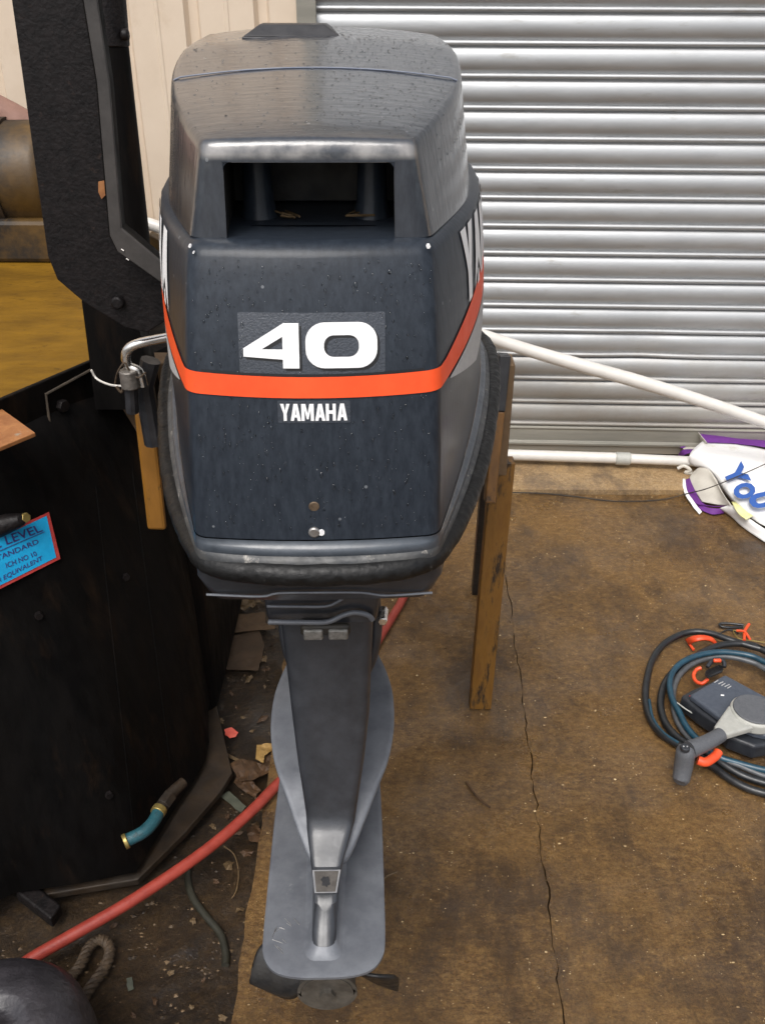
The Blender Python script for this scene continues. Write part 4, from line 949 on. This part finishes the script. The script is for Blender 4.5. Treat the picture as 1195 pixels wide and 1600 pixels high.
scrap('red_scrap', [(352, 1142), (362, 1138), (372, 1146), (370, 1153), (360, 1156), (352, 1150)], -.034, M_pink, 'small bright red plastic scrap lying in the gutter', 'scrap', .003)
scrap('grey_strip', [(344, 1245), (358, 1238), (385, 1262), (376, 1272)], -.030, M_grime, 'short grey-green plastic strip passing under the red hose', 'strip', .002)
scrap('bark_piece', [(360, 1200), (378, 1192), (410, 1200), (420, 1182), (432, 1190), (424, 1212), (400, 1224), (376, 1228)], -.025, M_leaf, 'curled brown bark piece at the base plate corner', 'bark', .010)
scrap('yellow_leaf', [(402, 1168), (424, 1164), (428, 1175), (414, 1184), (412, 1196), (400, 1190)], -.015, mat('yellow_leaf', (.26, .15, .04), (.36, .22, .07), 60, (.5, .7)), 'torn yellow-brown leaf beside the splash plate', 'leaf', .006)
scrap('mud_board', [(345, 1000), (405, 985), (414, 1010), (404, 1050), (350, 1048)], -.036, mat('rotten_board', (.05, .03, .016), (.085, .052, .028), 20, (.6, .8), 0, .5), 'rotten brown board half sunk in the gutter mud', 'board', .003)
scrap('grey_chip', [(198, 1530), (206, 1528), (210, 1546), (201, 1550)], -.038, M_grime, 'small grey chip lying alone in the gutter earth', 'chip', .001)
scrap('pinkish_stone', [(76, 1552), (92, 1548), (98, 1560), (84, 1570)], -.040, M_card, 'pale brown stone inside the rope loop', 'stone', .006)
scrap('bark_piece', [(372, 1215), (392, 1222), (408, 1240), (398, 1252), (380, 1240), (366, 1228)], -.030, M_leaf, 'dark curled bark flake just above the red hose', 'bark', .008)
scrap('wood_splinter', [(338, 1170), (390, 1196), (392, 1201), (338, 1176)], -.034, M_leafpale, 'thin pale wood splinter beside the black machine base', 'splinter', .002)
scrap('bark_piece', [(385, 1300), (402, 1292), (412, 1305), (404, 1322), (390, 1318)], -.032, M_leaf, 'brown bark flake below the red hose at the slab edge', 'bark', .007)
# dead leaves: individually
random.seed(11)
leafproto = []
for k in range(4):
    n_ = 10; ring_ = []
    for i in range(n_):
        a = 2*math.pi*i/n_; r = .5*(1+.25*random.uniform(-1, 1))*(1 if i % 2 else .72); ring_.append((r*math.cos(a)*1.3, r*math.sin(a)*.8, .16*random.uniform(-1, 1)))
    me = bpy.data.meshes.new('dead_leaf'); me.from_pydata([(0, 0, .1)]+ring_, [], [(0, i+1, (i+1) % n_+1) for i in range(n_)]); me.materials.append(M_leaf if k % 2 else M_leafpale)
    leafproto.append(me)
spots = [(330, 1290), (352, 1275), (398, 1290), (375, 1300), (405, 1260), (388, 1335), (372, 1420), (400, 1395), (385, 1440), (346, 1180), (395, 1145), (410, 1120), (382, 1125), (420, 1045), (392, 1060), (360, 1080), (345, 1125), (370, 1105), (300, 1440), (250, 1480), (265, 1520), (320, 1530), (300, 1570), (240, 1560), (350, 1590), (210, 1590), (275, 1600), (180, 1450), (165, 1525), (335, 1380), (357, 1350), (425, 1010), (415, 1030)]
for i, (u, w) in enumerate(spots):
    o = bpy.data.objects.new('dead_leaf', leafproto[i % 4]); COL.objects.link(o); o.location = PZ(u+random.uniform(-4, 4), w+random.uniform(-4, 4), -.036)
    s = random.uniform(.010, .024) if w < 1440 else random.uniform(.006, .014); o.scale = (s, s, s); o.rotation_euler = (random.uniform(-.4, .4), random.uniform(-.4, .4), random.uniform(0, 6.3))
    tag(o, 'small curled dead leaf scrap lying in the wet gutter earth', 'leaf', 'dead leaf scraps in the gutter')
# grit: uncountable
def grit(name, n_, region, zf, size, m, seed):
    random.seed(seed); V = []; F_ = []
    for _ in range(n_):
        x, y = region(); z = zf(x, y); s = random.uniform(*size)*(1 if random.random() < .85 else 1.8)
        b = len(V); k = random.choice((4, 5)); a0 = random.uniform(0, 6.3)
        st2 = random.uniform(.4, 1)
        for i in range(k):
            a = a0+2*math.pi*i/k; V.append((x+s*math.cos(a), y+s*st2*math.sin(a), z))
        V.append((x, y, z+s*.6))
        F_ += [(b+i, b+(i+1) % k, b+k) for i in range(k)]
    o = mesh(name, V, F_, m, smooth=False); o['kind'] = 'stuff'; return o
grit('grit', 3000, lambda: (random.uniform(-.2, 1.6), random.uniform(.55, 2.25)), lambda x, y: .0, (.0005, .0018), M_grit, 4)
grit('gutter_debris', 2600, lambda: (random.uniform(-.6, -.215), random.uniform(.55, 1.9)), lambda x, y: -.045, (.001, .0038), mat('gutter_crumbs', (.025, .016, .009), (.17, .11, .055), 30, (.5, .7), contrast=(.45, .62)), 5)
# gutter earth relief
gx, gy = 70, 180; V = []; 
for j in range(gy+1):
    for i in range(gx+1):
        x = lerp(-1.2, -.2125, i/gx); y = lerp(.4, 2.3, j/gy)
        h = .010*mnoise.noise(Vector((x*9, y*9, 0)))+.006*mnoise.noise(Vector((x*28, y*28, 4)))+.004*mnoise.noise(Vector((x*80, y*80, 8)))
        V.append((x, y, -.043+h))
F_ = [(j*(gx+1)+i, j*(gx+1)+i+1, (j+1)*(gx+1)+i+1, (j+1)*(gx+1)+i) for j in range(gy) for i in range(gx)]
o = mesh('gutter_earth', V, F_, M_dirt, angle=60); o['kind'] = 'structure'

# round black cover in the near left corner
cvr = root('rubber_cover', (-.50, .585, -.04), 0, 'wet glossy black rounded cover in the near left corner of the ground', 'cover')
cc = PZ(-30, 1640, .14); 
prof = [(.118, -.04), (.128, .0), (.130, .06), (.126, .10), (.112, .128), (.088, .146), (.060, .154), (.052, .150), (.045, .143), (.034, .141), (.028, .148), (.015, .152), (0.0005, .153)]
S = 44; rings = [[Vector((cc.x+r*math.cos(2*math.pi*k/S)*1.0, cc.y+r*math.sin(2*math.pi*k/S)*1.15, z)) for k in range(S)] for r, z in prof]
mesh('cover_shell', *loft(rings), M_drum, cvr, True, angle=60)

# ================================================================== poles and banner by the shutter
pl = root('leaning_pole', PY(775, 530, 2.30), 0, 'long white pole leaning diagonally across the shutter', 'pole')
P = [PY(180, 331, 2.47), PY(242, 353, 2.46), PY(500, 437, 2.44), PY(775, 531, 2.40), PY(900, 569, 2.37), PY(1000, 597, 2.34), PY(1100, 628, 2.31), PY(1195, 660, 2.28), PY(1330, 706, 2.23)]
tube('shaft', P, [.0165, .0165, .0170, .0175, .0190, .0190, .0175, .0168, .0168], M_pole, pl, True, sm=5, seg=16)
bn = root('banner', (1.0, 2.3, 0), 0, 'crumpled white and purple feather banner with blue letters on a white pole', 'banner')
zc = .045
mesh('pole', *tubev([PZ(560, 700, zc), PZ(780, 710, zc), PZ(975, 716, zc)], .0165, 16), M_pole, bn, True)
mesh('pole', *tubev([PZ(975, 716, zc), PZ(1085, 721, zc)], .0150, 16), M_pole, bn, True)
mesh('pole_collar', *tubev([PZ(961, 716, zc), PZ(984, 717, zc)], .0195, 16), M_lever, bn, True, bevel=.003)
def cl(name, rows, m, nu=6, nv=6, solid=.0016, wr=.0018):
    R3 = [[PZ(u, w, z) for u, w, z in r] for r in rows]; v, f = patch(R3, nu, nv)
    v = [p+Vector((0, 0, wr*mnoise.noise(p*38)+wr*.5*mnoise.noise(p*90))) for p in v]
    return mesh(name, v, f, m, bn, True, solid=solid, angle=60)
# main white sheet, folds falling towards the viewer
cl('cloth', [[(1098, 688, .085), (1140, 692, .075), (1195, 702, .07), (1260, 712, .06)],
             [(1078, 708, .078), (1125, 712, .082), (1195, 722, .075), (1260, 735, .06)],
             [(1078, 726, .040), (1120, 728, .075), (1195, 742, .070), (1260, 760, .05)],
             [(1100, 733, .030), (1130, 750, .070), (1195, 775, .060), (1260, 795, .045)],
             [(1122, 760, .022), (1148, 782, .056), (1195, 806, .050), (1260, 830, .04)],
             [(1150, 792, .014), (1170, 808, .030), (1198, 824, .030), (1260, 850, .025)]], M_cloth)
# purple hem along the back edge
cl('purple_hem', [[(1084, 669, .090), (1110, 671, .082), (1150, 680, .070), (1200, 686, .068), (1260, 692, .06)],
                  [(1096, 682, .094), (1125, 684, .088), (1150, 686, .080), (1200, 692, .078), (1260, 699, .07)],
                  [(1102, 691, .088), (1130, 692, .082), (1155, 694, .078), (1200, 699, .074), (1260, 707, .066)]], M_purple)
# open curl at the top left: pale inside, purple band, white edge
cl('curl', [[(1070, 670, .085), (1084, 670, .096), (1096, 682, .098), (1104, 692, .092)],
            [(1068, 682, .060), (1078, 676, .062), (1090, 686, .066), (1104, 694, .080)],
            [(1070, 696, .046), (1080, 694, .048), (1092, 695, .052), (1104, 697, .072)],
            [(1066, 702, .056), (1084, 702, .058), (1096, 700, .064), (1106, 700, .078)]], M_clothdirty)
cl('purple_hem', [[(1064, 671, .088), (1072, 670, .0885)], [(1061, 684, .066), (1070, 683, .0665)], [(1062, 700, .050), (1070, 701, .0505)]], M_purple)
cl('purple_hem', [[(1058, 712, .030), (1066, 703, .060), (1082, 702, .064), (1100, 703, .070)], [(1062, 716, .026), (1070, 710, .056), (1086, 707, .062), (1102, 706, .068)]], M_purple)
# middle fold: dingy lining with purple border
cl('lining', [[(1082, 738, .030), (1092, 731, .058), (1106, 733, .066), (1118, 748, .060)],
              [(1076, 748, .022), (1092, 746, .040), (1112, 752, .050), (1128, 770, .058)],
              [(1082, 762, .018), (1100, 768, .030), (1120, 774, .040), (1138, 784, .052)],
              [(1096, 784, .014), (1112, 787, .022), (1128, 789, .030), (1142, 790, .046)]], M_clothdirty)
cl('purple_hem', [[(1069, 750, .016), (1077, 747, .026)], [(1072, 766, .014), (1084, 764, .024)], [(1080, 782, .012), (1096, 785, .020)], [(1094, 790, .012), (1112, 791, .022)], [(1112, 792, .013), (1140, 790, .034)]], M_purple)
cl('purple_hem', [[(1086, 786, .006), (1092, 796, .005)], [(1110, 794, .018), (1112, 804, .005)], [(1134, 794, .022), (1130, 802, .006)]], M_purple)
cl('white_binding', [[(1066, 748, .017), (1070, 748, .018)], [(1067, 766, .012), (1073, 767, .016)], [(1078, 786, .010), (1083, 783, .014)], [(1092, 804, .004), (1096, 800, .006)]], M_cloth)
# lowest fold trailing to the right
cl('cloth', [[(1124, 794, .022), (1140, 789, .040), (1152, 794, .034)], [(1140, 806, .006), (1158, 806, .032), (1172, 812, .030)], [(1160, 824, .004), (1178, 822, .026), (1200, 830, .024)], [(1195, 848, .004), (1210, 842, .020), (1240, 856, .02)]], M_cloth)
cl('yellow_mark', [[(1142, 784, .052), (1155, 783, .055)], [(1152, 802, .044), (1164, 797, .048)], [(1165, 812, .040), (1176, 806, .044)]], M_yel)
tube('knot', [PZ(1058, 732, .03), PZ(1068, 728, .04), PZ(1078, 735, .03), (PZ(1070, 738, .02)), PZ(1082, 740, .02)], .0055, M_clothdirty, bn, True, sm=5, seg=8)
# blue letters printed on the cloth
bl_rows = None
def cloth_text(s, TL, TR, BR, BL, zoff, sub=2):
    tv, tf = text2d(s, .055, sub); out = []
    for x, y in tv:
        a = (lerp(TL[0], TR[0], x), lerp(TL[1], TR[1], x)); b = (lerp(BL[0], BR[0], x), lerp(BL[1], BR[1], x))
        out.append((lerp(b[0], a[0], y), lerp(b[1], a[1], y)))
    return out, tf
CLOTHZ = lambda u, w: float(np.interp(w, [700, 722, 745, 775, 806, 824], [.083, .085, .082, .077, .068, .04]))
def cloth_letter(s, TL, TR, BR, BL):
    pts, tf = cloth_text(s, TL, TR, BR, BL, 0); out = []
    for u, w in pts:
        out.append(PZ(u, w, CLOTHZ(u, w)+.002))
    mesh('blue_letter', out, tf, M_bluetext, bn, True, smooth=False, solid=.0006)
cloth_letter('Y', (1157, 720), (1173, 751), (1141, 762), (1126, 735))
cloth_letter('O', (1173, 750), (1184, 773), (1151, 783), (1141, 761))
cloth_letter('U', (1207, 765), (1214, 787), (1176, 797), (1165, 775))
solo_tube('cord', [PZ(790, 769, .004), PZ(850, 771, .004), PZ(900, 776, .004), PZ(960, 783, .004), PZ(1030, 781, .004), PZ(1078, 770, .02), PZ(1105, 763, .085), PZ(1150, 745, .092), PZ(1195, 725, .09), PZ(1260, 697, .09)], .0016, M_twine,
          'thin dark cord lying along the sill and over the banner', 'cord', seg=6)
# bamboo-like twig and damp spots on the slab
solo_tube('twig', [PZ(728, 1222, .004), PZ(745, 1245, .005), PZ(765, 1262, .004)], .0022, M_leaf, 'small dark twig lying on the slab left of the crack', 'twig', seg=6)
solo_tube('straw', [PZ(594, 1378, .003), PZ(606, 1368, .003), PZ(620, 1362, .003)], .0012, M_leafpale, 'tiny pale straw beside the motor cavitation plate', 'straw', seg=5)

# ================================================================== REMOTE CONTROL with cables
Zc = lambda a, b: (940+a/4.686, 940+b/4.686)
def zp(a, b, z): u, w = Zc(a, b); return PZ(u, w, z)
rc = root('remote_control', zp(1000, 850, 0), 0, 'grey-blue boat throttle remote control with pale lever, lying inside its coiled cables', 'remote control')
def sheet_prism(name, pts, z0, z1, m, bevel=.003, inset_top=None, segs=3):
    # pts traced on the upper face (z1); sides go straight down
    top = [zp(a, b, z1) for a, b in pts]; return mesh(name, *prism([Vector((p.x, p.y, z0)) for p in top], (0, 0, z1-z0)), m, rc, True, smooth=False, bevel=bevel, segs=segs)
sheet_prism('case_lower', [(575, 690), (660, 640), (900, 545), (1195, 720), (1420, 860), (1400, 1010), (1120, 1060), (930, 985), (860, 905), (720, 810)], .010, .045, M_ctrldark, .006)
sheet_prism('case', [(640, 680), (900, 530), (1195, 690), (1400, 800), (1300, 1000), (1120, 960), (890, 868)], .0455, .060, M_ctrl, .005)
tube('red_seal', [zp(640, 690, .052), zp(720, 745, .052), zp(885, 872, .052)], .0014, M_labelred, rc, True, sm=3, seg=6)
for k, (a, b) in enumerate(((820, 590), (850, 600), (872, 612), (895, 620), (915, 632))):
    mesh('case_print', *prism([zp(a, b, .0606), zp(a+28+(k % 2)*8, b-16, .0606), zp(a+31+(k % 2)*8, b-11, .0606), zp(a+3, b+6, .0606)], (0, 0, .0004)), M_silver, rc, True, smooth=False)
mesh('case_print', *prism([zp(868, 680, .0606), zp(893, 682, .0606), zp(893, 691, .0606), zp(868, 690, .0606)], (0, 0, .0004)), M_white, rc, True, smooth=False)
# lever disc
ctr = zp(1110, 818, .075); 
def disc(name, c, r, z0, z1, m, bevel, par=rc): return mesh(name, *tubev([Vector((c.x, c.y, z0)), Vector((c.x, c.y, z1))], r, 40), m, par, True, bevel=bevel, segs=3)
lev = disc('lever_disc', ctr, .044, .060, .084, M_lever, .005)
disc('lever_cap', ctr, .0400, .0835, .0875, M_grip, .0018, lev)
# lever arm: tapered, from disc to grip
def taper(name, A, B, wa_, wb_, h, m, par, bev=.005):
    A, B = Vector(A), Vector(B); t = (B-A); t.z = 0; t.normalize(); s = Vector((-t.y, t.x, 0)); z = Vector((0, 0, h))
    r0 = [A-s*wa_, A+s*wa_, A+s*wa_+z, A-s*wa_+z]; r1 = [B-s*wb_, B+s*wb_, B+s*wb_+z, B-s*wb_+z]
    return mesh(name, *loft([r0, r1]), m, par, True, smooth=False, bevel=bev, segs=3)
taper('lever_arm', zp(1030, 870, .064), zp(850, 990, .066), .034, .0135, .016, M_lever, rc)
g = [zp(868, 975, .078), zp(760, 1035, .080), zp(640, 1085, .080)]
tube('grip_neck', g, [.0135, .0145, .0165], M_grip, rc, True, sm=4, seg=16)
tube('grip', [zp(622, 1068, .086), zp(612, 1100, .080), zp(596, 1200, .050), zp(578, 1300, .026), zp(572, 1325, .022)], [.013, .0175, .0170, .0155, .010], M_grip, rc, True, sm=5, seg=18)
b0 = zp(610, 1062, .100); mesh('trim_button', *tubev([b0-Vector((0, 0, .008)), b0], .0085, 16), M_ctrldark, rc, True, bevel=.001)
for dx in (-.0032, .0032): mesh('button_mark', *tubev([b0+Vector((dx, 0, 0)), b0+Vector((dx, 0, .001))], .0014, 6), M_silver, rc, True)
tube('neutral_trigger', [zp(700, 1160, .058), zp(760, 1175, .056), zp(830, 1130, .058), zp(850, 1100, .06)], .0085, M_clip, rc, True, sm=4, seg=12)
tube('neutral_trigger', [zp(632, 1180, .045), zp(638, 1230, .036), zp(628, 1280, .028)], .004, M_clip, rc, True, sm=4, seg=8)

co = root('cable_coil', zp(760, 700, 0), 0, 'coil of black and blue control cables around the remote control', 'cable')
def cab(pts, r, m): tube('cable', [zp(a, b, z) for a, b, z in pts], r, m, co, True, sm=7, seg=10)
cab([(1500, 420, .03), (1300, 380, .03), (1080, 325, .030), (920, 275, .030), (800, 235, .028), (690, 220, .024), (580, 240, .020), (455, 310, .014), (372, 420, .010), (330, 560, .010), (318, 700, .010), (345, 840, .010), (425, 960, .010), (560, 1050, .012), (700, 1130, .014), (820, 1215, .010), (920, 1290, .009), (1050, 1360, .009), (1195, 1405, .009), (1400, 1440, .009)], .0074, M_cable)
cab([(1500, 520, .03), (1195, 365, .03), (1100, 320, .03), (960, 308, .030), (830, 330, .030), (700, 390, .026), (560, 480, .018), (470, 580, .012), (430, 700, .010), (438, 820, .010), (490, 930, .010), (600, 1030, .012), (760, 1110, .016), (1000, 1260, .012), (1195, 1330, .010), (1400, 1380, .01)], .0074, M_cable)
cab([(1500, 600, .04), (1195, 445, .040), (1080, 395, .040), (900, 370, .040), (750, 382, .038), (620, 425, .034), (535, 490, .030), (497, 580, .026), (510, 700, .024), (560, 800, .024), (620, 920, .022), (700, 1010, .022), (830, 1125, .022), (1000, 1185, .02), (1195, 1235, .02), (1400, 1270, .02)], .0064, M_cableblue)
cab([(1500, 680, .03), (1195, 495, .030), (1100, 445, .030), (900, 402, .030), (720, 430, .024), (600, 500, .018), (535, 600, .014), (520, 720, .012), (545, 860, .010), (620, 980, .010), (720, 1060, .010)], .0062, M_cablegrey)
cab([(740, 1060, .02), (850, 1140, .020), (1000, 1200, .018), (1195, 1280, .012), (1400, 1330, .012)], .0055, M_cablegrey)
cab([(345, 720, .016), (372, 850, .016), (450, 960, .016), (560, 1035, .018)], .0030, M_cableblue)
cab([(550, 740, .032), (610, 785, .030), (680, 828, .026)], .0014, M_lever)
lan = root('orange_clip', zp(720, 280, 0), 0, 'bright orange curved clip under the top of the cable coil', 'clip')
rows = [[zp(612, 275, .012), zp(660, 255, .034), zp(730, 248, .040), zp(800, 262, .034), zp(838, 300, .020)], [zp(640, 315, .010), zp(680, 295, .030), zp(740, 283, .036), zp(790, 290, .030), zp(820, 312, .018)]]
mesh('band', *patch(rows, 6, 2), M_clip, lan, True, solid=.005)
tube('hook', [zp(622, 280, .012), zp(650, 325, .010), zp(672, 355, .008)], .0034, M_clip, lan, True, sm=3, seg=8)
hk = root('orange_ring_hook', zp(720, 540, 0), 0, 'open orange ring hook with coiled black lanyard beside the control box', 'hook')
tube('ring', [zp(725, 485, .030), zp(690, 500, .026), zp(670, 540, .022), zp(685, 580, .020), zp(730, 600, .022), zp(775, 570, .028)], .0040, M_clip, hk, True, sm=5, seg=10)
pp = [zp(lerp(775, 865, i/60)+22*math.cos(i*.9), lerp(540, 500, i/60)+26*math.sin(i*.9)-10, .034+.008*math.sin(i*.9)) for i in range(61)]
mesh('lanyard', *tubev(pp, .0021, 6), M_cable, hk, True)
tube('lanyard_end', [zp(770, 480, .03), zp(800, 440, .035), zp(850, 425, .035), (zp(890, 440, .035)), zp(895, 480, .03)], .0045, M_ctrldark, hk, True, sm=4, seg=8)
mesh('bead', *tubev([zp(815, 432, .043), zp(870, 432, .043)], .0045, 8), M_clip, hk, True, bevel=.0015)
sg = root('orange_tie', zp(1050, 230, 0), 0, 'small orange tied tag with wires behind the cable coil', 'tag')
tube('tie', [zp(1075, 165, .012), zp(1045, 215, .010), (zp(1040, 285, .008))], .0036, M_clip, sg, True, sm=4, seg=8)
tube('tie', [zp(985, 212, .010), zp(1045, 222, .014), zp(1085, 282, .008)], .0030, M_clip, sg, True, sm=4, seg=8)
tube('wire_loop', [zp(1030, 185, .008), zp(940, 190, .008), zp(870, 182, .008), zp(865, 162, .008), (zp(930, 160, .010)), zp(1035, 172, .012)], .0030, M_cable, sg, True, sm=4, seg=8)
tube('yellow_wire', [zp(1010, 225, .008), zp(960, 212, .008), zp(1000, 270, .008), (zp(1100, 285, .008)), zp(1190, 300, .008)], .0013, M_brass, sg, True, sm=4, seg=6)
tube('green_wire', [zp(850, 240, .006), zp(930, 205, .006), zp(1000, 235, .006)], .0020, M_cable, sg, True, sm=4, seg=6)

# ================================================================== rain drops beaded on the motor (uncountable)
M_drop = bpy.data.materials.new('rain_drop'); M_drop.use_nodes = True
_b = M_drop.node_tree.nodes['Principled BSDF']; _b.inputs['Base Color'].default_value = (.9, .93, .95, 1); _b.inputs['Roughness'].default_value = .04
_b.inputs['Transmission Weight'].default_value = 1.0; _b.inputs['IOR'].default_value = 1.33
def drops(name, samples, parent):
    V, F_ = [], []
    for p, nn, r, st2 in samples:
        nn = nn.normalized(); a = nn.cross(Vector((0, 0, 1)) if abs(nn.z) < .9 else Vector((1, 0, 0))).normalized(); c = nn.cross(a); o = len(V)
        for lv, (kr, kh) in enumerate(((1, -.05), (.82, .34), (.45, .55))):
            for i in range(6):
                an = math.pi*i/3+lv*.5; V.append(p+(a*math.cos(an)+c*math.sin(an)*st2)*r*kr+nn*r*kh)
        V.append(p+nn*r*.6)
        for lv in range(2):
            for i in range(6): F_.append((o+lv*6+i, o+lv*6+(i+1) % 6, o+(lv+1)*6+(i+1) % 6, o+(lv+1)*6+i))
        F_ += [(o+12+i, o+12+(i+1) % 6, o+18) for i in range(6)]
    ob = mesh(name, V, F_, M_drop, parent, angle=80); ob['kind'] = 'stuff'; return ob
random.seed(21)
S_ = []
for _ in range(620):
    x = random.uniform(-.088, .088); z = random.uniform(.90, 1.098); S_.append((Vector((x, aft_y(x, z), z)), Vector((0, -1, .22)), random.uniform(.0004, .0011)*(1.5 if random.random() < .08 else 1), random.uniform(1, 2.2)))
drops('rain_drops', S_, cowl)
S_ = []
bmh = bmesh.new(); bmh.from_mesh(hood.data); HT = BVHTree.FromBMesh(bmh); bmh.free()
for _ in range(1500):
    x = random.uniform(-.12, .122); y = random.uniform(-.25, .03)
    if x < -.01 and random.random() < .75: continue
    h = HT.ray_cast(Vector((x, y, 1.4)), Vector((0, 0, -1)))
    if h[0] and h[0].z > 1.15: S_.append((h[0], h[1] if h[1].z > 0 else -h[1], random.uniform(.0005, .0012), random.uniform(.5, 1)))
drops('rain_drops', S_, hood)
